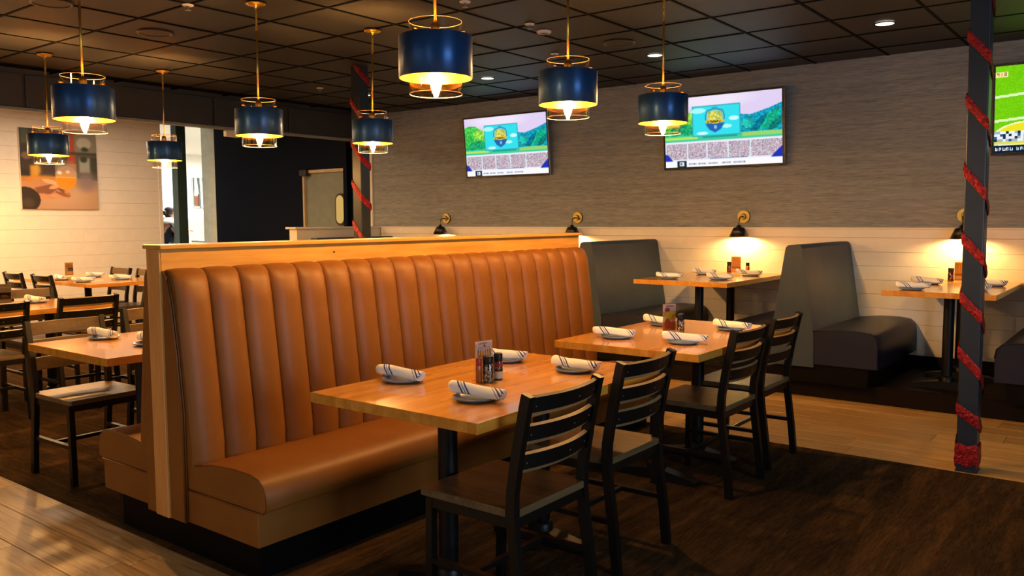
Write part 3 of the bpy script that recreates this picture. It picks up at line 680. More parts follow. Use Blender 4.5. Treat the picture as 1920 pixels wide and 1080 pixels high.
# ------------------------------------------------------------------ wall booths
def booth(cx, label, y0=6.45, sides=(1, -1), top=1.19, ftop=0.058):
    t = thing('booth_bench', label, 'booth', (cx, y0, PZ), 0, 'grey wall booths'); D = YR - 0.03 - y0
    hb, ht = 0.165, ftop
    pr = [(-hb - 0.005, 0.255), (hb + 0.005, 0.255), (hb, 0.50)]
    for k in range(7):
        a = R(15 + 75 * k / 6); r = 0.038; pr.append((ht - 0.03 + r * math.cos(a), top - 0.038 + r * math.sin(a)))
    for k in range(7):
        a = R(90 + 75 * k / 6); r = 0.038; pr.append((-ht + 0.03 + r * math.cos(a), top - 0.038 + r * math.sin(a)))
    pr.append((-hb, 0.50))
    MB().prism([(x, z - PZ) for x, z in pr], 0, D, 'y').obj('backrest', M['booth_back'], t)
    for s in sides:
        c = [(0.14, 0.275), (0.14, 0.53), (0.35, 0.552), (0.50, 0.553), (0.585, 0.540), (0.622, 0.505), (0.632, 0.44), (0.632, 0.275)]
        c = [(x * s, z - PZ) for x, z in c]
        sm = [c[0], c[1]] + c[2:]
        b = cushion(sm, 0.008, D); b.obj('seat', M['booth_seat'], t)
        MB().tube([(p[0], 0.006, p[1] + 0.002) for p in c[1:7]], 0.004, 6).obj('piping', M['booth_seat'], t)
    w0, w1 = (-0.56 if -1 in sides else -0.12), (0.56 if 1 in sides else 0.12)
    MB().box(w0, w1, 0.03, D, 0.0, 0.30 - PZ).obj('kick', M['kick'], t)
    return t
booth(-4.14, 'grey double booth bench behind the banquette end, left of the lit booth table')
booth(-2.245, 'grey double booth bench in full view between the two booth tables')
booth(-0.235, 'grey booth bench cut by the right frame edge', sides=(-1,))
booth(-7.96, 'grey booth bench backed against the white pony wall', y0=6.46, sides=(1,))

# ------------------------------------------------------------------ pendants
def pendant(x, y, zb, dia, rod, label, cano=None):
    t = thing('pendant_lamp', label, 'pendant lamp', (x, y, zb), 0, 'navy drum pendants'); r = dia / 2; H = 0.168; k = r / 0.1525
    MB().lathe([(r - 0.003, 0.0), (r, 0.0), (r, H), (r - 0.003, H)], 48).obj('shade', M['drum'], t)
    MB().lathe([(r - 0.004, 0.0005), (r - 0.004, H - 0.0005)], 48).obj('shade_lining', M['gold_in'], t)
    g = 0.109 * k
    gl = MB().lathe([(g, -0.064), (g, H + 0.062)], 40).obj('glass_cylinder', M['glass'], t)
    for z in (-0.064, H + 0.062):
        rim = MB(); rim.lathe([(g - 0.0016, z), (g, z + 0.0016), (g + 0.0016, z), (g, z - 0.0016), (g - 0.0016, z)], 40)
        rim.obj('glass_rim', M['rim'], gl)
    arms = MB()
    for q in range(3):
        a = 2 * PI * q / 3 + 0.5; arms.tube([(0, 0, H + 0.02), (r * 0.98 * math.cos(a), r * 0.98 * math.sin(a), H - 0.01)], 0.0035, 8)
        arms.tube([(g * math.cos(a), g * math.sin(a), H + 0.018), ((g + 0.016) * math.cos(a), (g + 0.016) * math.sin(a), H + 0.018)], 0.004, 8)
    arms.obj('spider_arms', M['brass'], t)
    MB().lathe([(0.001, H + 0.055), (0.016, H + 0.055), (0.020, H + 0.035), (0.020, H - 0.03), (0.016, H - 0.06), (0.017, 0.06), (0.001, 0.06)], 20).obj('socket', M['brass'], t)
    MB().lathe([(0.001, -0.050), (0.005, -0.048), (0.010, -0.036), (0.019, -0.012), (0.023, 0.008), (0.021, 0.028), (0.014, 0.052), (0.011, 0.062)], 20).obj('bulb', M['bulb'], t)
    zc = ZC - zb - 0.004; cx, cy = cano if cano else (0, 0); ch = 0.17
    def at(z):
        u = (z - H) / (zc - H); return (cx * u, cy * u, z)
    MB().tube([at(H + 0.05), at(zc - ch)], 0.0062, 10).obj('rod', M['brass'], t)
    cn = MB(); z = zc - ch; q = 0
    while z < zc - 0.016:
        p = at(z); rr = 0.011; pts = []
        for e in range(11):
            a = 2 * PI * e / 10; d = 0.007 * math.cos(a); v = rr * 1.3 * math.sin(a)
            pts.append((p[0] + (d if q % 2 else 0), p[1] + (0 if q % 2 else d), p[2] + 0.012 + v))
        cn.tube(pts, 0.0022, 6); z += 0.021; q += 1
    cn.tube([at(zc - ch), at(zc - 0.02)], 0.0016, 6)
    cn.obj('chain', M['brass'], t)
    p = at(zc)
    MB().lathe([(0.062, 0), (0.062, -0.008), (0.045, -0.016), (0.014, -0.020), (0.010, -0.032), (0.001, -0.034)], 28, p, cap0=True).obj('canopy', M['brass'], t)
    return t
pendant(-2.407, 2.605, 1.980, 0.305, 0, 'largest navy drum pendant, hanging nearest over the front banquette table')
pendant(-2.465, 3.667, 1.986, 0.305, 0, 'navy drum pendant second in the row over the banquette, before the left television')
pendant(-2.473, 4.726, 1.984, 0.305, 0, 'navy drum pendant in front of the middle television')
pendant(-4.575, 2.20, 1.938, 0.305, 0, 'large navy drum pendant at left, partly before the beer canvas')
pendant(-4.640, 3.345, 1.942, 0.300, 0, 'navy drum pendant above the near end of the banquette, before the navy wall', (0.03, -0.02))
pendant(-4.655, 4.345, 1.962, 0.300, 0, 'navy drum pendant in front of the garlanded post behind the banquette', (0.05, -0.03))
pendant(-7.300, 3.205, 1.942, 0.308, 0, 'small navy drum pendant overlapping the beer-glass canvas at far left', (-0.03, 0.02))
pendant(-7.325, 4.24, 1.955, 0.304, 0, 'smallest navy drum pendant, hanging before the bright opening', (0.02, 0.0))

for _x, _y, _w in ((-7.30, 2.20, 'over the frame-edge table'), (-7.30, 1.20, 'over the aisle by the frame-edge table'), (-10.0, 3.20, 'before the shiplap wall'), (-10.0, 2.20, 'second before the shiplap wall'), (-10.95, 3.55, 'close to the shiplap wall'), (-10.95, 2.50, 'second close to the shiplap wall')):
    pendant(_x, _y, 1.95, 0.305, 0, 'added unseen navy drum pendant outside the left frame edge, ' + _w)  # unseen pendants added to throw warm light on the left wall
# ------------------------------------------------------------------ wall sconces
def sconce(x, label):
    z = 1.412; t = thing('wall_sconce', label, 'wall lamp', (x, YR - 0.0065, z), 0, 'black and brass wall lamps')
    MB().tube([(0, 0, 0), (0, -0.018, 0)], [0.063, 0.060], 28).tube([(0, -0.016, 0), (0, -0.032, 0)], [0.030, 0.022], 20).obj('backplate', M['old_brass'], t)
    MB().tube([(0, -0.03, 0), (0, -0.075, 0.0), (0, -0.108, -0.012), (0, -0.122, -0.045), (0, -0.122, -0.090)], 0.0075, 10).obj('arm', M['old_brass'], t)
    MB().lathe([(0.018, -0.080), (0.022, -0.098), (0.050, -0.104), (0.053, -0.108), (0.090, -0.190), (0.088, -0.190), (0.050, -0.108), (0.001, -0.106)], 32, (0, -0.122, 0)).obj('shade', M['shade_black'], t)
    MB().lathe([(0.0865, -0.1895), (0.0485, -0.1095), (0.001, -0.1085)], 32, (0, -0.122, 0)).obj('shade_lining', M['shade_in'], t)
    MB().sphere((0, -0.122, -0.158), 0.021, 0.021, 0.024, 14, 8).obj('bulb', M['sconce_bulb'], t)
    MB().tube([(-0.006, -0.158, -0.085), (-0.010, -0.166, -0.115), (-0.016, -0.196, -0.16)], 0.003, 6).obj('switch_rod', M['old_brass'], t)
    return t
sconce(-6.98, 'black wall lamp on a brass plate, leftmost, peeking over the banquette')
sconce(-5.056, 'black wall lamp peeking over the far end of the banquette cap')
sconce(-3.170, 'black wall lamp lighting the booth table between the grey booths')
sconce(-1.285, 'black wall lamp half hidden by the garlanded post at right')

# ------------------------------------------------------------------ flat prints: colours drawn in code on a fine grid of faces
class Canvas:
    def __init__(s, w, h, nx, ny, bg):
        s.w, s.h = w, h; s.X, s.Y = np.meshgrid((np.arange(nx) + .5) / nx * w, h - (np.arange(ny) + .5) / ny * h); s.nx, s.ny = nx, ny
        s.c = np.zeros((ny, nx, 3)); s.c[:] = np.array(bg)
    @staticmethod
    def col(c): return np.array([int(c[i:i + 2], 16) / 255 for i in (1, 3, 5)]) if isinstance(c, str) else np.array(c)
    def put(s, m, c, a=1.0):
        m = m.astype(float)[..., None] * a; s.c = s.c * (1 - m) + s.col(c) * m
    def rect(s, x0, x1, y0, y1, c, a=1.0): s.put((s.X >= x0) & (s.X < x1) & (s.Y >= y0) & (s.Y < y1), c, a)
    def ell(s, x, y, rx, ry, c, a=1.0, rot=0.0, soft=0.0):
        dx, dy = s.X - x, s.Y - y; cr, sr = math.cos(rot), math.sin(rot); u = (dx * cr + dy * sr) / rx; v = (-dx * sr + dy * cr) / ry; d = np.sqrt(u * u + v * v)
        s.put(np.clip((1 - d) / soft, 0, 1) if soft else d < 1, c, a)
    def poly(s, pts, c, a=1.0):
        m = np.zeros_like(s.X, bool); n = len(pts)
        for i in range(n):
            (x0, y0), (x1, y1) = pts[i], pts[(i + 1) % n]
            if y0 == y1: continue
            m ^= ((s.Y >= min(y0, y1)) & (s.Y < max(y0, y1)) & (s.X < x0 + (s.Y - y0) * (x1 - x0) / (y1 - y0)))
        s.put(m, c, a)
    def speckle(s, x0, x1, y0, y1, cols, a=1.0, size=1):
        m = (s.X >= x0) & (s.X < x1) & (s.Y >= y0) & (s.Y < y1); r = rng.integers(0, len(cols), (s.ny // size + 1, s.nx // size + 1)); r = np.kron(r, np.ones((size, size), int))[:s.ny, :s.nx]
        pal = np.array([s.col(c) for c in cols]); s.c = np.where(m[..., None], s.c * (1 - a) + pal[r] * a, s.c)
    def text(s, txt, x, y, hgt, c, a=1.0):
        F = {'0': ['111', '101', '101', '101', '111'], '1': ['010', '110', '010', '010', '111'], '4': ['101', '101', '111', '001', '001']}
        u = hgt / 5
        for ch in txt:
            for r_, row in enumerate(F[ch]):
                for q, b in enumerate(row):
                    if b == '1': s.rect(x + q * u, x + (q + 1) * u, y + hgt - (r_ + 1) * u, y + hgt - r_ * u, c, a)
            x += 4 * u
        return x
    def scribble(s, n, x, y, hgt, c):
        """a run of letters too small to read"""
        for k in range(n):
            w = hgt * (0.75 if k % 3 else 0.6); s.rect(x, x + w * 0.32, y, y + hgt, c)
            if k % 2: s.rect(x, x + w, y + hgt * 0.72, y + hgt, c)
            else: s.rect(x, x + w, y, y + hgt * 0.28, c)
            s.rect(x + w * 0.68, x + w, y + hgt * (0.2 if k % 3 else 0), y + hgt * (1.0 if k % 2 else 0.7), c); x += w + hgt * 0.28
    def blur(s, n):
        for _ in range(n):
            p = np.pad(s.c, ((1, 1), (1, 1), (0, 0)), 'edge'); s.c = (p[1:-1, 1:-1] * 2 + p[:-2, 1:-1] + p[2:, 1:-1] + p[1:-1, :-2] + p[1:-1, 2:]) / 6
    def mesh(s, name, mat):
        """grid in the local x-z plane, facing -y, lower left corner at the origin"""
        nx, ny = s.nx, s.ny; me = bpy.data.meshes.new(name)
        gx, gz = np.meshgrid(np.arange(nx + 1) / nx * s.w, s.h - np.arange(ny + 1) / ny * s.h); co = np.stack([gx, np.zeros_like(gx), gz], -1).reshape(-1, 3)
        a = (np.arange(ny)[:, None] * (nx + 1) + np.arange(nx)[None]).ravel(); q = np.stack([a, a + nx + 1, a + nx + 2, a + 1], -1)
        me.vertices.add(len(co)); me.vertices.foreach_set('co', co.ravel()); me.loops.add(q.size); me.loops.foreach_set('vertex_index', q.ravel().astype(np.int32))
        me.polygons.add(len(q)); me.polygons.foreach_set('loop_start', np.arange(0, q.size, 4, dtype=np.int32)); me.update(calc_edges=True)
        at = me.attributes.new('print_colour', 'FLOAT_COLOR', 'FACE'); col = np.ones((nx * ny, 4)); col[:, :3] = lin(np.clip(s.c, 0, 1)).reshape(-1, 3); at.data.foreach_set('color', col.ravel().astype(np.float32))
        me.materials.append(mat); return me

def show_canvas():
    c = Canvas(1.18, 0.665, 236, 133, (0.86, 0.80, 0.93)); w, h = c.w, c.h
    c.ell(0.5, 0.62, 0.5, 0.10, '#efe6f4', 0.8, 0, 0.6)
    c.poly([(0, 0.30), (0, 0.56), (0.06, 0.58), (0.16, 0.575), (0.26, 0.52), (0.36, 0.45), (0.42, 0.30)], '#46c24e'); c.ell(0.22, 0.47, 0.14, 0.08, '#a4dc46', 0.8, 0, 0.5); c.ell(0.08, 0.42, 0.10, 0.10, '#35b84a', 0.7, 0, 0.5)
    c.poly([(0.0, 0.28), (0.05, 0.36), (0.16, 0.41), (0.28, 0.40), (0.34, 0.28)], '#1fa36a')
    c.poly([(0.76, 0.28), (0.78, 0.47), (0.88, 0.46), (1.0, 0.49), (1.1, 0.52), (1.18, 0.55), (1.18, 0.28)], '#1597b4'); c.ell(1.05, 0.40, 0.14, 0.05, '#19b284', 0.9, 0.6); c.ell(1.12, 0.36, 0.10, 0.03, '#0f6f60', 0.9, 0.7); c.ell(0.95, 0.36, 0.12, 0.03, '#0d6a86', 0.9, 0.8); c.ell(0.85, 0.38, 0.06, 0.05, '#25b6a0', 0.8)
    c.rect(0, w, 0.24, 0.305, '#43c89a'); c.rect(0, 0.35, 0.265, 0.29, '#b7e05e'); c.rect(0.8, w, 0.265, 0.30, '#9ccf6a'); c.rect(0.4, 0.75, 0.27, 0.29, '#1f9f86')
    c.rect(0.295, 0.785, 0.285, 0.575, '#3aa6b0'); c.rect(0.305, 0.775, 0.295, 0.565, '#35dbe8'); c.ell(0.36, 0.53, 0.08, 0.025, '#a8f2f2'); c.ell(0.72, 0.44, 0.05, 0.02, '#c8f8f6'); c.ell(0.65, 0.37, 0.05, 0.018, '#b2f4f2'); c.ell(0.4, 0.315, 0.06, 0.015, '#c8f8f6')
    # hills get a broken, leafy look
    for a_, b_ in ((0.0, 0.295), (0.785, 1.18)):
        m_ = (c.X >= a_) & (c.X < b_) & (c.Y > 0.30) & (c.c[..., 1] > c.c[..., 0] + 0.12); k_ = np.kron(rng.random((c.ny // 3 + 1, c.nx // 3 + 1)), np.ones((3, 3)))[:c.ny, :c.nx]
        c.c = np.where(m_[..., None], c.c * (0.78 + 0.45 * k_[..., None]), c.c)
    # shield badge
    c.poly([(0.445, 0.525), (0.50, 0.540), (0.53, 0.548), (0.56, 0.540), (0.615, 0.525), (0.632, 0.47), (0.622, 0.39), (0.59, 0.345), (0.53, 0.315), (0.47, 0.345), (0.438, 0.39), (0.428, 0.47)], '#2c74b4'); c.poly([(0.453, 0.518), (0.53, 0.538), (0.607, 0.518), (0.622, 0.47), (0.618, 0.405), (0.442, 0.405), (0.438, 0.47)], '#66c9c4')
    c.ell(0.53, 0.46, 0.078, 0.062, '#e6d23c'); c.speckle(0.456, 0.604, 0.44, 0.515, ['#e6d23c', '#f2eca0', '#6fae72', '#e6d23c', '#c9a024', '#8ecfc0'], 0.75, 3); c.rect(0.436, 0.624, 0.408, 0.436, '#dfb62c'); c.scribble(7, 0.455, 0.412, 0.020, '#2a2620'); c.poly([(0.442, 0.40), (0.618, 0.40), (0.585, 0.352), (0.53, 0.325), (0.475, 0.352)], '#2560ac'); c.ell(0.535, 0.368, 0.016, 0.018, '#86bce6'); c.rect(0.50, 0.56, 0.548, 0.556, '#2c74b4')
    # crowd in white bays
    c.rect(0, w, 0.05, 0.245, '#e9e6f2'); c.speckle(0, w, 0.075, 0.225, ['#d8c4cc', '#b99aa6', '#f0e2e6', '#8d7f95', '#e2b8bb', '#c8d0e6', '#6e6478'], 1, 1)
    for x in (0.0, 0.235, 0.44, 0.655, 0.875): c.rect(x - 0.004 if x else 0, x + 0.012, 0.06, 0.235, '#d8e6f2')
    c.poly([(0, 0.05), (0, 0.13), (0.03, 0.12), (0.085, 0.055)], '#2033b0'); c.poly([(w, 0.05), (w, 0.16), (w - 0.05, 0.12), (w - 0.11, 0.055)], '#2033b0'); c.rect(0.47, 0.85, 0.068, 0.074, '#4a6aa8')
    c.rect(0, w, 0, 0.06, '#f4f4f8'); c.rect(0.125, 0.225, 0.0, 0.062, '#1c2a3a'); c.rect(0.15, 0.2, 0.012, 0.05, '#d9dfe4'); c.rect(0.16, 0.175, 0.02, 0.04, '#56606c')
    for k in range(34):
        if k in (5, 11, 18, 19, 26): continue
        c.rect(0.25 + k * 0.017, 0.262 + k * 0.017, 0.022, 0.036, '#9aa2ae' if k % 3 else '#6d7684')
    c.blur(1)
    return c.mesh('screen', M['screen'])
def field_canvas():
    c = Canvas(1.18, 0.665, 236, 133, (0.46, 0.80, 0.06)); w, h = c.w, c.h
    c.speckle(0, w, 0.2, h, ['#76cc0e', '#6cc40a', '#80d418', '#62ba0c'], 0.5, 2)
    for a, b in ((0.455, 0.475), (0.27, 0.29)):
        c.poly([(0, a - 0.035), (0, b - 0.035), (w, b + 0.06), (w, a + 0.06)], '#d8f2b4')
    c.rect(0, 0.085, 0.580, 0.622, '#efe6a0'); c.text('4', 0.012, 0.588, 0.025, '#c03020'); c.text('1', 0.036, 0.588, 0.025, '#d89a20'); c.text('0', 0.059, 0.588, 0.025, '#7d4a28')
    c.ell(0.25, 0.12, 0.26, 0.12, '#f2f6c0'); c.ell(0.25, 0.12, 0.245, 0.108, '#e8e020'); c.poly([(0.2, 0.13), (0.42, 0.26), (0.41, 0.27), (0.19, 0.14)], '#1e7a1e'); c.ell(0.36, 0.43, 0.03, 0.05, '#dfe8f2'); c.ell(0.40, 0.40, 0.02, 0.03, '#26344e')
    c.ell(0.7, 0.4, 0.04, 0.09, '#e9eef2'); c.ell(0.95, 0.36, 0.04, 0.09, '#1c2a56')
    c.rect(0, w, 0.06, 0.165, '#e6ecee'); c.speckle(0.0, 0.5, 0.075, 0.165, ['#e6ecee', '#e6ecee', '#2a5a9a', '#f0efe8', '#a7b0b8', '#16324a'], 1, 4); c.rect(0.0, 0.24, 0.063, 0.085, '#d9d860')
    c.rect(0, w, 0, 0.055, '#0d1f38'); c.scribble(5, 0.01, 0.015, 0.026, '#e6eef4'); c.scribble(5, 0.155, 0.015, 0.026, '#cfe4f0'); c.rect(0.30, 0.36, 0.0, 0.055, '#d9dc8a'); c.scribble(2, 0.31, 0.015, 0.026, '#304030'); c.scribble(4, 0.40, 0.015, 0.026, '#e6eef4')
    return c.mesh('screen', M['screen'])
def television(x0, z0, me, label):
    w, h = 1.22, 0.705; t = thing('television', label, 'television', (x0, YR - 0.070, z0), 0, 'wall televisions'); t.rotation_euler = (R(5.2), 0, 0)
    MB().rbox(0, w, 0, 0.03, 0, h, 0.004, 2).obj('housing', M['tv'], t)
    MB().box(0.3, 0.92, 0.03, 0.045, 0.10, 0.45).obj('rear_cover', M['tv'], t)
    fr = MB().rbox(0, w, -0.006, 0.001, 0, 0.014, 0.002, 1).rbox(0, w, -0.006, 0.001, h - 0.012, h, 0.002, 1).rbox(0, 0.012, -0.006, 0.001, 0, h, 0.002, 1).rbox(w - 0.012, w, -0.006, 0.001, 0, h, 0.002, 1)
    fr.obj('bezel', M['tv'], t)
    MB().box(w, w + 0.003, -0.004, 0.03, 0, h).obj('edge_trim', M['chrome'], t)
    s = link('screen', me, t, ((w - 1.18) / 2, -0.002, 0.022)); s.scale = (1, 1, 1)
    MB().tube([(0.6, 0.03, 0.22), (0.6, 0.055, 0.22)], 0.05, 12).obj('bracket', M['black_metal'], t)
    return t
sm = show_canvas()
television(-6.600, 1.885, sm, 'television at left showing a cyan badge between green hills')
television(-3.985, 1.880, sm, 'middle television showing a cyan badge, beside a pendant lamp')
television(-1.112, 1.880, field_canvas(), 'television at right edge showing a green football field')

# canvas print on the left wall
def beer_canvas():
    c = Canvas(1.0, 1.06, 120, 127, (0.62, 0.50, 0.42)); w, h = 1.0, 1.06
    c.rect(0, w, 0, 0.36, '#a8876c'); c.ell(0.6, 0.2, 0.5, 0.25, '#b99a80', 0.9, 0, 0.8); c.rect(0, 0.62, 0.38, h, '#4a3a30')
    c.rect(0.0, 0.16, 0.4, h, '#241c18'); c.rect(0.02, 0.12, 0.86, h, '#38443c'); c.ell(0.08, 0.70, 0.07, 0.05, '#6a5444'); c.ell(0.08, 0.58, 0.09, 0.06, '#33231b')
    c.rect(0.16, 0.24, 0.80, h, '#5a2a22'); c.rect(0.24, 0.62, 0.80, h, '#5c4c40')
    c.rect(0.60, 0.72, 0.52, h, '#8c4a34'); c.rect(0.62, 0.68, 0.56, 0.98, '#a8432a'); c.rect(0.70, 1.0, 0.74, h, '#7c7a70'); c.rect(0.62, 1.0, 0.74, 0.78, '#3c3a34'); c.rect(0.72, 1.0, 0.42, 0.74, '#55544c'); c.rect(0.76, 0.90, 0.50, 0.70, '#8e9692'); c.ell(0.83, 0.90, 0.10, 0.08, '#a9aaa2'); c.ell(0.84, 0.82, 0.05, 0.03, '#2e3a30'); c.ell(0.82, 0.68, 0.05, 0.04, '#2f3a34'); c.rect(0.92, 1.0, 0.40, 0.72, '#3c4038')
    c.ell(0.85, 0.38, 0.2, 0.18, '#7d7078', 0.8, 0, 0.6)
    c.ell(0.32, 0.57, 0.22, 0.12, '#3a2e2a', 0.9, 0, 0.4); c.rect(0.12, 0.22, 0.42, 0.58, '#b58428'); c.ell(0.2, 0.52, 0.07, 0.10, '#c2963a', 0.9, 0, 0.5)
    c.rect(0, 0.50, 0.355, 0.43, '#b0742a'); c.ell(0.3, 0.40, 0.28, 0.06, '#c28436', 0.9, 0, 0.5); c.blur(3)
    # arm, hand and fingers
    c.poly([(0, 0.37), (0.12, 0.36), (0.30, 0.40), (0.40, 0.41), (0.46, 0.36), (0.50, 0.30), (0.40, 0.17), (0.2, 0.16), (0.0, 0.26)], '#b0805c'); c.poly([(0.16, 0.28), (0.40, 0.34), (0.48, 0.29), (0.36, 0.20), (0.2, 0.21)], '#7d5038'); c.ell(0.38, 0.36, 0.12, 0.03, '#d2a680', 1, -0.25); c.ell(0.43, 0.30, 0.09, 0.026, '#c89a74', 1, 0.25)
    c.ell(0.30, 0.165, 0.16, 0.03, '#b98460', 1, -0.05); c.ell(0.46, 0.165, 0.11, 0.022, '#c08c68', 1, -0.25); c.ell(0.52, 0.20, 0.10, 0.022, '#8a5638', 1, -0.35); c.ell(0.54, 0.235, 0.09, 0.02, '#754628', 1, -0.5); c.ell(0.58, 0.21, 0.06, 0.016, '#a5714e', 1, -0.6)
    # stemmed glass of beer
    c.ell(0.575, 0.44, 0.145, 0.145, '#b9a596', 0.75); c.rect(0.46, 0.69, 0.50, 0.66, '#8c7a6e', 0.45); c.ell(0.575, 0.385, 0.135, 0.115, '#d98d1e'); c.rect(0.43, 0.72, 0.435, 0.62, '#b39a88', 0.55); c.rect(0.445, 0.705, 0.425, 0.437, '#ecc08a'); c.ell(0.49, 0.49, 0.04, 0.03, '#f5eee0', 0.9, 0, 0.5); c.ell(0.60, 0.505, 0.03, 0.02, '#ecd9c6', 0.8); c.rect(0.55, 0.60, 0.22, 0.29, '#c98a30', 0.8)
    # sleeve
    c.ell(0.04, 0.12, 0.19, 0.17, '#2c231c'); c.ell(0.08, 0.08, 0.10, 0.08, '#463a2e', 0.8, 0, 0.5); c.blur(1); c.c = np.clip(c.c * 1.12, 0, 1)
    return c.mesh('print', M['print'])
t = thing('canvas_print', 'canvas print of a hand holding a glass of beer, on the shiplap wall', 'picture', (XL + 0.017, 4.835, 1.567))
MB().rbox(0, 0.03, 0, 1.01, 0, 1.06, 0.003, 1).obj('stretcher_frame', M['white'], t)
p = link('print', beer_canvas(), t, (0.0312, 0.005, 0)); p.rotation_euler = (0, 0, R(90))

# ------------------------------------------------------------------ plates, napkin rolls
plate_me = MB().lathe([(0.001, 0.003), (0.050, 0.003), (0.058, 0.005), (0.074, 0.011), (0.0825, 0.0145), (0.085, 0.0135), (0.076, 0.006), (0.062, 0.001), (0.050, 0.0), (0.001, 0.0)], 36).mesh('plate', M['plate'])
def napkin_mesh(seed, L=0.215):
    rr = random.Random(seed); mb = MB(); seg = 26; nx = 22; vs = []
    for i in range(nx + 1):
        u = i / nx; x = (u - 0.5) * L; k = 1 + 0.05 * math.sin(u * 9 + seed) + (0.10 * (1 - u)); dz = 0.003 * math.sin(u * 5 + seed)
        for q in range(seg):
            a = 2 * PI * q / seg; r = 0.0205 * k * (1 + 0.05 * math.sin(3 * a + u * 4 + seed))
            flap = 0.010 * max(0, math.cos(a + 2.2)) ** 6
            skew = 0.010 * math.cos(a) * (1 if i in (0,) else 0.0)
            vs.append((x + skew + 0.012 * (u - 0.5) * math.sin(a), (r * 1.12 + flap) * math.cos(a), r * 0.92 * math.sin(a) + dz))
    fs = [(i * seg + q, i * seg + (q + 1) % seg, (i + 1) * seg + (q + 1) % seg, (i + 1) * seg + q) for i in range(nx) for q in range(seg)]
    mb.add(vs, fs, 0, True)
    # rolled ends: rings stepping inward
    for base, sgn in ((0, 1), (nx * seg, -1)):
        prev = vs[base:base + seg]; cy = sum(p[1] for p in prev) / seg; cz = sum(p[2] for p in prev) / seg
        for sc, dx in ((0.82, 0.0), (0.76, 0.010), (0.55, 0.008), (0.50, 0.0), (0.34, 0.001), (0.28, 0.012)):
            new = [(p0[0] + sgn * dx, cy + (p0[1] - cy) * sc, cz + (p0[2] - cz) * sc) for p0 in vs[base:base + seg]]
            mb.add(prev + new, [(q, (q + 1) % seg, seg + (q + 1) % seg, seg + q) for q in range(seg)], 0, True); prev = new
        mb.add(prev, [tuple(range(seg))])
    return mb.mesh('napkin_roll', M['napkin'])
NAP = [napkin_mesh(k) for k in range(4)]
def setting(x, y, z, ang, where, k, off=0.0, grp=''):
    d = (math.cos(R(ang)) * off, math.sin(R(ang)) * off)
    p = link('plate', plate_me, None, (x + d[0], y + d[1], z)); p.scale = (1.0, 1.0, 1); tag(p, 'blue-grey side plate ' + where, 'plate', 'side plates on ' + grp)
    n = link('napkin_roll', NAP[k % 4], None, (x, y, z + 0.0335), R(ang)); n.rotation_euler = (0, R(1.5), R(ang)); tag(n, 'blue-striped white napkin roll ' + where, 'napkin', 'napkin rolls on ' + grp)
S = [
 ('the front table', 0.76, [(-2.377, 2.349, 1.4, 'at left of the front table by the banquette'), (-1.898, 2.257, 4.2, 'nearest the camera on the front table'), (-2.337, 2.958, 13.4, 'behind the pepper mill on the front table'), (-1.925, 2.93, -3.6, 'on the front table before the second chair')]),
 ('the far banquette table', 0.76, [(-2.313, 3.892, 11.6, 'at the left end of the far banquette table'), (-1.913, 3.927, 20, 'nearest the camera on the far banquette table'), (-2.359, 4.52, -4, 'behind the menu on the far banquette table'), (-1.923, 4.549, -8.9, 'at right of the far banquette table')]),
 ('the left table', 0.76, [(-4.565, 2.244, 4, 'on the left table in plain view'), (-4.12, 2.27, -5, 'on the left table, cut off by the banquette end')]),
 ('the frame-edge table', 0.755, [(-7.10, 2.96, 6.7, 'on the table at the left frame edge')]),
 ('the long table', 0.76, [(-9.009, 4.25, 53, 'at the front corner of the long table by the wall'), (-9.03, 4.66, 60, 'at the right of the long table by the wall'), (-9.70, 4.70, 100, 'at the back of the long table by the wall'), (-9.54, 4.25, -4, 'behind the second chair on the long table')]),
 ('the lit booth table', 0.88, [(-3.35, 6.56, 13, 'at the front left corner of the lit booth table'), (-3.35, 7.24, 10, 'at the back left of the lit booth table'), (-2.95, 6.70, 25, 'at front right of the lit booth table'), (-2.93, 7.28, 10, 'beside the card on the lit booth table')]),
 ('the right booth table', 0.88, [(-1.40, 6.52, 18, 'at the front of the booth table left of the post'), (-1.43, 7.12, -12, 'at the back of the booth table left of the post'), (-1.03, 6.72, -35, 'in front on the booth table right of the post'), (-1.0, 7.18, -25, 'at the back of the booth table right of the post')]),
]
kk = 0
for g, z, L in S:
    for x, y, a, w in L: setting(x, y, z, a, w, kk, -0.012 if kk % 2 else 0.01, g); kk += 1

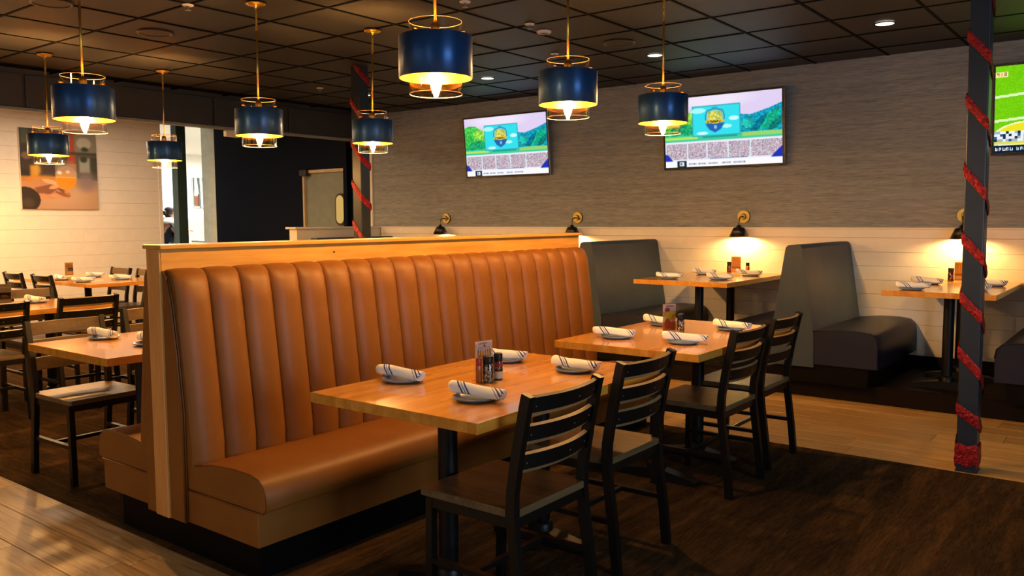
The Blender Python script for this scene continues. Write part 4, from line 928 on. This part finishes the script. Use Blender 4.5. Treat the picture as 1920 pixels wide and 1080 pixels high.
# ------------------------------------------------------------------ condiments and menu holders
def menu_canvas(kind):
    c = Canvas(0.085, 0.15, 34, 60, (0.88, 0.84, 0.84))
    if kind == 0:
        c.scribble(6, 0.016, 0.138, 0.0075, '#6a74a0'); c.rect(0.039, 0.051, 0.128, 0.136, '#4c5468'); c.rect(0.01, 0.075, 0.122, 0.125, '#8d93b4')
        for q in range(6): c.rect(0.008 + q * 0.0122, 0.0158 + q * 0.0122, 0.050, 0.108 + 0.0015 * q, '#d89c14'); c.rect(0.010 + q * 0.0122, 0.0138 + q * 0.0122, 0.106, 0.118, '#8f6612'); c.rect(0.008 + q * 0.0122, 0.0158 + q * 0.0122, 0.074, 0.090, '#f0d890')
        c.rect(0, 0.085, 0, 0.045, '#d9cfc2')
    elif kind == 1:
        c.rect(0, 0.085, 0.08, 0.11, '#c9b65a'); c.ell(0.045, 0.085, 0.03, 0.025, '#d8c23a'); c.ell(0.028, 0.118, 0.018, 0.012, '#b0505c'); c.rect(0, 0.085, 0, 0.05, '#c9803c'); c.ell(0.03, 0.04, 0.02, 0.03, '#c24a28'); c.rect(0.02, 0.07, 0.135, 0.142, '#9a8f9c')
    elif kind == 2:
        c.rect(0, 0.085, 0, 0.15, '#c2a060'); c.rect(0.01, 0.075, 0.09, 0.13, '#b08846'); c.rect(0.03, 0.085, 0.05, 0.09, '#4a2a18'); c.rect(0.012, 0.07, 0.015, 0.04, '#e0c070')
    elif kind == 4:
        c.rect(0, 0.085, 0, 0.15, '#7d786c'); c.rect(0.008, 0.085, 0.03, 0.085, '#241810'); c.rect(0.02, 0.06, 0.05, 0.065, '#6a5440'); c.rect(0.01, 0.075, 0.12, 0.13, '#948f84')
    else:
        c.rect(0, 0.085, 0, 0.15, '#e2ad3c'); c.rect(0, 0.085, 0.10, 0.15, '#d89a2c')
        for q in range(4): c.rect(0.008 + q * 0.019, 0.018 + q * 0.019, 0.06, 0.125, '#ecc35a')
        c.rect(0, 0.085, 0.045, 0.055, '#c98a20'); c.rect(0.01, 0.075, 0.015, 0.035, '#f0d690')
    return c.mesh('card', M['card'])
CARDS = [menu_canvas(k) for k in range(5)]
def menu(x, y, z, rot, kind, label):
    t = thing('menu_holder', label, 'menu holder', (x, y, z), R(rot), 'acrylic menu holders')
    MB().rbox(-0.0455, 0.0455, -0.028, 0.028, 0, 0.0035, 0.001, 1).obj('base', M['acrylic'], t)
    MB().rbox(-0.0455, 0.0455, -0.0035, -0.0015, 0.0035, 0.162, 0.0006, 1).rbox(-0.0455, 0.0455, 0.0015, 0.0035, 0.0035, 0.162, 0.0006, 1).obj('sleeve', M['acrylic'], t)
    link('card', CARDS[kind], t, (-0.0425, -0.0012, 0.008))
    o = link('card', CARDS[kind], t, (0.0425, 0.0012, 0.008)); o.rotation_euler = (0, 0, PI)
menu(-2.117, 2.552, 0.76, 80, 0, 'acrylic menu holder with a row of yellow bottles, on the front table')
menu(-2.185, 4.275, 0.76, 62, 1, 'acrylic menu holder on the far banquette table')
menu(-3.165, 7.535, 0.88, 15, 3, 'amber card holder under the wall lamp on the lit booth table')
menu(-1.275, 7.54, 0.88, 15, 3, 'amber card holder mostly hidden by the garlanded post')
menu(-7.16, 2.76, 0.755, 66, 4, 'acrylic menu holder on the table at the left frame edge')
menu(-10.15, 4.62, 0.76, 62, 2, 'amber menu card standing on the long table below the canvas')
def jar(x, y, z, r, h, body, label, cat, name, band=None, lab=None, capm='black', k=0):
    t = thing(name, label, cat, (x, y, z), k)
    MB().lathe([(0.001, 0), (r * 0.96, 0), (r, 0.004), (r, h * 0.62), (r * 0.82, h * 0.70), (r * 0.82, h * 0.72), (0.001, h * 0.72)], 22).obj('jar', body, t)
    MB().lathe([(0.001, h * 0.70), (r * 0.92, h * 0.70), (r * 0.95, h * 0.73), (r * 0.95, h * 0.97), (r * 0.85, h), (0.001, h)], 18).obj('cap', M[capm], t)
    if band: MB().lathe([(r * 1.012, h * 0.50), (r * 1.012, h * 0.66)], 22).obj('band', M[band], t)
    if lab: MB().lathe([(r * 1.012, h * 0.05), (r * 1.012, h * 0.32)], 22).obj('label_wrap', M[lab], t)
jar(-2.080, 2.533, 0.76, 0.0215, 0.104, M['pepper'], 'black-capped pepper mill in front of the menu on the front table', 'pepper mill', 'pepper_mill')
jar(-2.085, 2.602, 0.76, 0.0185, 0.106, M['redspice'], 'red-banded spice mill right of the pepper mill on the front table', 'spice mill', 'spice_mill', 'redband', 'saltlabel')
jar(-2.100, 2.499, 0.76, 0.0125, 0.098, M['amber'], 'amber sauce bottle left of the pepper mill on the front table', 'bottle', 'sauce_bottle', None, None, 'redband')
jar(-2.120, 4.285, 0.76, 0.0215, 0.104, M['pepper'], 'black-capped pepper mill on the far banquette table', 'pepper mill', 'pepper_mill')
jar(-2.138, 4.328, 0.76, 0.0185, 0.104, M['redspice'], 'spice mill beside the menu on the far banquette table', 'spice mill', 'spice_mill', 'redband')
jar(-3.245, 7.57, 0.88, 0.0235, 0.108, M['redspice'], 'spice mill left of the amber card on the lit booth table', 'spice mill', 'spice_mill')
jar(-3.085, 7.62, 0.88, 0.0185, 0.100, M['amber'], 'amber bottle right of the card on the lit booth table', 'bottle', 'sauce_bottle')
jar(-1.345, 7.55, 0.88, 0.0235, 0.108, M['redspice'], 'red spice mill on the right booth table beside the post', 'spice mill', 'spice_mill')

# ------------------------------------------------------------------ ceiling fittings
for n, (x, lab) in enumerate(((-7.03, 'round recessed downlight at far left, behind the garlanded post'), (-5.282, 'round recessed downlight right of the nearest pendant lamp'), (-3.458, 'round recessed downlight beside the third pendant rod'), (-1.633, 'round recessed downlight left of the post at right'))):
    t = thing('recessed_light', lab, 'downlight', (x, 6.455, ZC - 0.004), 0, 'recessed downlights')
    MB().lathe([(0.072, 0.002), (0.070, -0.004), (0.064, -0.004), (0.062, 0.0)], 32).obj('trim_ring', M['grid'], t)
    MB().lathe([(0.062, -0.002), (0.001, -0.003)], 28).obj('lens', M['down'], t)
for (x, y, lab) in ((-5.903, 3.38, 'round ceiling speaker left of the second pendant rod'), (-3.442, 5.839, 'round ceiling speaker between the two right-hand pendants'), (-5.60, 2.52, 'round ceiling speaker at the top left beside a pendant rod')):
    t = thing('ceiling_speaker', lab, 'speaker', (x, y, ZC - 0.004), 0, 'ceiling speakers')
    MB().lathe([(0.125, 0.002), (0.122, -0.007), (0.110, -0.007), (0.108, 0.0)], 36).obj('ring', M['speaker_ring'], t)
    MB().lathe([(0.109, -0.001), (0.06, -0.003), (0.001, -0.004)], 36).obj('grille', M['tile'], t)
def on_ceiling(px, py):
    d = np.array([(px - 960) / FPX, -(py - 540) / FPX, 1.0]) @ Rm; k = (ZC - CAMZ) / d[2]; return d[0] * k, d[1] * k
for px, py, lab in ((1020, 58, 'white oval smoke detector on the ceiling by the second pendant rod'),):
    x, y = on_ceiling(px, py); t = thing('smoke_detector', lab, 'smoke detector', (x, y, ZC - 0.004))
    MB().lathe([(0.055, 0.002), (0.055, -0.008), (0.046, -0.015), (0.001, -0.017)], 24).obj('body', M['white'], t); MB().lathe([(0.030, -0.015), (0.028, -0.020), (0.001, -0.021)], 20).obj('vent', M['chrome'], t)
for px, py, lab in ((993, 44, 'white sprinkler head left of the smoke detector'), (1040, 100, 'white sprinkler head above the second banquette pendant'), (600, 164, 'white sprinkler head left of the post behind the banquette'), (352, 8, 'white sprinkler head at the top edge, right of a ceiling speaker'), (872, 2, 'white sprinkler head at the top edge above the nearest pendant')):
    x, y = on_ceiling(px, py); t = thing('sprinkler_head', lab, 'sprinkler', (x, y, ZC - 0.004), 0, 'sprinkler heads')
    MB().lathe([(0.036, 0.001), (0.034, -0.006), (0.012, -0.008)], 20, cap1=True).obj('escutcheon', M['white'], t); MB().lathe([(0.008, -0.008), (0.008, -0.030), (0.020, -0.031), (0.020, -0.034), (0.001, -0.034)], 14).obj('deflector', M['chrome'], t)
t = thing('exit_box', 'small white box hung under the dark bulkhead, behind a pendant', 'sign', (-8.33, 5.64, 2.335))
MB().rbox(-0.03, 0.03, -0.09, 0.09, 0, 0.068, 0.006, 1).obj('housing', M['pony_white'], t); MB().box(-0.015, 0.015, -0.03, 0.03, 0.066, 0.077).obj('mount', M['pony_white'], t)

# ------------------------------------------------------------------ the bright dining room beyond the opening
def skin_body(name, joints, edges, mat, parent, sub=2):
    me = bpy.data.meshes.new(name); me.from_pydata([j[0] for j in joints], edges, []); o = bpy.data.objects.new(name, me); COL.objects.link(o)
    m = o.modifiers.new('skin', 'SKIN'); m.use_smooth_shade = True
    for i, j in enumerate(joints): me.skin_vertices[0].data[i].radius = j[1] if isinstance(j[1], tuple) else (j[1], j[1])
    me.skin_vertices[0].data[0].use_root = True
    s = o.modifiers.new('sub', 'SUBSURF'); s.levels = sub; s.render_levels = sub
    dg = bpy.context.evaluated_depsgraph_get(); ev = bpy.data.meshes.new_from_object(o.evaluated_get(dg)); bpy.data.objects.remove(o)
    ev.name = name; ev.materials.clear(); ev.materials.append(mat)
    for pl in ev.polygons: pl.use_smooth = True
    return link(name, ev, parent)
PX, PYY = -14.09, 8.10
per = thing('person', 'seated person with dark tied hair and navy top, seen beyond the bright opening', 'person', (PX, PYY, 0), R(86))
Sz = 0.80  # stool seat height; the figure faces local +x
J = [((0, 0, Sz + 0.10), (0.15, 0.13)), ((0.02, 0, Sz + 0.30), (0.13, 0.115)), ((0.06, 0, Sz + 0.48), (0.155, 0.12)), ((0.09, 0, Sz + 0.57), 0.06), ((0.11, 0, Sz + 0.63), 0.05),
     ((0.14, 0, Sz + 0.70), (0.075, 0.085)), ((0.15, 0, Sz + 0.77), (0.080, 0.092)), ((0.145, 0, Sz + 0.815), (0.055, 0.06)),
     ((0.06, 0.20, Sz + 0.50), 0.060), ((0.10, 0.27, Sz + 0.26), 0.047), ((0.30, 0.18, Sz + 0.30), 0.036), ((0.35, 0.16, Sz + 0.31), 0.028),
     ((0.06, -0.20, Sz + 0.50), 0.060), ((0.14, -0.29, Sz + 0.30), 0.047), ((0.32, -0.16, Sz + 0.40), 0.036), ((0.37, -0.13, Sz + 0.43), 0.028),
     ((0.06, 0.10, Sz + 0.07), 0.085), ((0.44, 0.13, Sz + 0.06), 0.066), ((0.40, 0.13, Sz - 0.36), 0.050), ((0.38, 0.13, Sz - 0.44), 0.042), ((0.50, 0.13, Sz - 0.49), 0.038),
     ((0.06, -0.10, Sz + 0.07), 0.085), ((0.44, -0.13, Sz + 0.06), 0.066), ((0.40, -0.13, Sz - 0.36), 0.050), ((0.38, -0.13, Sz - 0.44), 0.042), ((0.50, -0.13, Sz - 0.49), 0.038)]
Ed = [(0, 1), (1, 2), (2, 3), (3, 4), (4, 5), (5, 6), (6, 7), (2, 8), (8, 9), (9, 10), (10, 11), (2, 12), (12, 13), (13, 14), (14, 15), (0, 16), (16, 17), (17, 18), (18, 19), (19, 20), (0, 21), (21, 22), (22, 23), (23, 24), (24, 25)]
def hand(base, dirx, side):
    for q in range(4):
        y = (q - 1.5) * 0.017; L = (0.070, 0.078, 0.074, 0.058)[q]; k = len(J)
        J.extend([((base[0] + 0.035, base[1] + y, base[2]), 0.010), ((base[0] + 0.035 + L * 0.5, base[1] + y, base[2] - 0.006), 0.009), ((base[0] + 0.035 + L * 0.9, base[1] + y, base[2] - 0.026), 0.0075)])
        Ed.extend([(dirx, k), (k, k + 1), (k + 1, k + 2)])
    k = len(J); J.extend([((base[0] + 0.01, base[1] + side * 0.035, base[2]), 0.011), ((base[0] + 0.045, base[1] + side * 0.048, base[2] - 0.01), 0.009)]); Ed.extend([(dirx, k), (k, k + 1)])
hand(J[11][0], 11, -1); hand(J[15][0], 15, 1)
body = skin_body('body', J, Ed, M['skin'], per)
fc = MB().sphere((0.232, 0, Sz + 0.735), 0.018, 0.013, 0.020, 10, 6)
for s in (-1, 1): fc.sphere((0.128, 0.090 * s, Sz + 0.74), 0.016, 0.008, 0.026, 10, 6)
fc.obj('nose_and_ears', M['skin'], per)
ey = MB()
for s in (-1, 1): ey.sphere((0.221, 0.030 * s, Sz + 0.762), 0.008, 0.013, 0.007, 10, 6)
ey.sphere((0.222, 0, Sz + 0.697), 0.007, 0.024, 0.006, 10, 6); ey.obj('eyes_and_mouth', M['gasket'], per)
MB().sphere((0.118, 0, Sz + 0.782), 0.108, 0.100, 0.088, 18, 12).sphere((0.015, 0, Sz + 0.745), 0.045, 0.05, 0.045, 14, 8).sphere((0.07, 0, Sz + 0.71), 0.05, 0.075, 0.06, 14, 8).obj('hair', M['hair'], per)
tj = [((0, 0, Sz + 0.06), (0.185, 0.165)), ((0.02, 0, Sz + 0.30), (0.16, 0.14)), ((0.06, 0, Sz + 0.47), (0.175, 0.14)), ((0.085, 0, Sz + 0.55), (0.08, 0.08)),
      ((0.06, 0.20, Sz + 0.49), 0.078), ((0.10, 0.275, Sz + 0.26), 0.062), ((0.27, 0.19, Sz + 0.295), 0.05), ((0.06, -0.20, Sz + 0.49), 0.078), ((0.14, -0.295, Sz + 0.30), 0.062), ((0.29, -0.175, Sz + 0.385), 0.05)]
skin_body('sweater', tj, [(0, 1), (1, 2), (2, 3), (2, 4), (4, 5), (5, 6), (2, 7), (7, 8), (8, 9)], M['navy_cloth'], per)
MB().lathe([(0.085, 0.665), (0.115, 0.635), (0.185, 0.595), (0.200, 0.555), (0.15, 0.555), (0.075, 0.62)], 24, (0.06, 0, Sz), sx=0.85, sy=1.1).obj('collar', M['white_cloth'], per)
skin_body('trousers', [((0.0, 0, Sz + 0.08), (0.17, 0.15)), ((0.07, 0.10, Sz + 0.075), 0.096), ((0.445, 0.13, Sz + 0.062), 0.076), ((0.40, 0.13, Sz - 0.36), 0.062), ((0.07, -0.10, Sz + 0.075), 0.096), ((0.445, -0.13, Sz + 0.062), 0.076), ((0.40, -0.13, Sz - 0.36), 0.062)], [(0, 1), (1, 2), (2, 3), (0, 4), (4, 5), (5, 6)], M['black'], per)
for s in (-1, 1): MB().rbox(0.34, 0.58, 0.13 * s - 0.045, 0.13 * s + 0.045, Sz - 0.535, Sz - 0.45, 0.02, 2).obj('shoe', M['black'], per)
def stool(x, y, rot, label, mat):
    t = thing('bar_stool', label, 'stool', (x, y, 0), R(rot))
    MB().rbox(-0.19, 0.19, -0.19, 0.19, 0.76, 0.80, 0.01, 2).obj('seat', mat, t)
    for a in (-1, 1):
        for b in (-1, 1): MB().tube([(0.20 * a, 0.20 * b, 0), (0.16 * a, 0.16 * b, 0.765)], 0.016, 8).obj('leg', mat, t)
    MB().tube([(0.19, -0.19, 0.25), (0.19, 0.19, 0.25)], 0.012, 8).tube([(-0.19, -0.19, 0.25), (-0.19, 0.19, 0.25)], 0.012, 8).obj('foot_rail', mat, t)
    return t
stool(PX, PYY, 86, 'dark bar stool under the seated person beyond the opening', M['black'])
t = thing('high_table', 'white-topped high table beside the seated person beyond the opening', 'table', (-13.55, 8.85, 0))
MB().rbox(-0.35, 0.35, -0.35, 0.35, 1.01, 1.05, 0.004, 1).obj('tabletop', M['white'], t); MB().lathe([(0.04, 0.03), (0.04, 1.01)], 16).obj('leg', M['black_metal'], t); MB().lathe([(0.24, 0), (0.24, 0.02), (0.05, 0.045)], 24, cap0=True).obj('foot', M['black_metal'], t)
t = thing('high_chair_seat', 'tall chair, sunlight on its frame painted white, seen through the right opening', 'chair', (-15.6, 10.55, 0), R(-40))  # white colour puts the sunlit highlights into frame and seat
for a in (-1, 1):
    MB().tube([(-0.20, 0.20 * a, 0), (-0.19, 0.20 * a, 0.8), (-0.25, 0.20 * a, 1.33)], 0.022, 8).obj('leg', M['white'], t); MB().tube([(0.20, 0.20 * a, 0), (0.19, 0.20 * a, 0.79)], 0.020, 8).obj('leg', M['white'], t)
MB().rbox(-0.21, 0.22, -0.22, 0.22, 0.79, 0.83, 0.01, 2).obj('seat', M['white'], t)
for z in (1.0, 1.13, 1.26): MB().rbox(-0.245, -0.215, -0.19, 0.19, z, z + 0.07, 0.006, 1).obj('slat', M['black'], t)
def bottle_canvas():
    c = Canvas(0.9, 1.0, 60, 66, (0.55, 0.6, 0.58)); c.rect(0, 0.9, 0.5, 1.0, '#7d8c88'); c.poly([(0.05, 0.0), (0.3, 0.0), (0.28, 0.45), (0.2, 1.0), (0.08, 1.0)], '#e9e6da'); c.rect(0.06, 0.3, 0.05, 0.4, '#a8764a'); c.rect(0.22, 0.3, 0.05, 0.45, '#7d4c2a'); c.poly([(0.4, 0), (0.62, 0), (0.5, 0.7), (0.44, 1.0), (0.34, 1.0)], '#f2efe6'); c.rect(0.66, 0.9, 0.1, 1.0, '#9fb0ac'); c.ell(0.75, 0.7, 0.08, 0.15, '#dfe6e2'); c.blur(2); c.c = c.c ** 2.2; return c.mesh('print', M['print'])
t = thing('canvas_print', 'canvas print of bottles on the white wall beyond the opening', 'picture', (-18.855, 11.60, 1.72))
MB().rbox(0, 0.03, 0, 0.50, 0, 0.73, 0.003, 1).obj('stretcher_frame', M['white'], t); q = link('print', bottle_canvas(), t, (0.0312, 0.005, 0)); q.rotation_euler = (0, 0, R(90)); q.scale = (0.545, 1, 0.73)
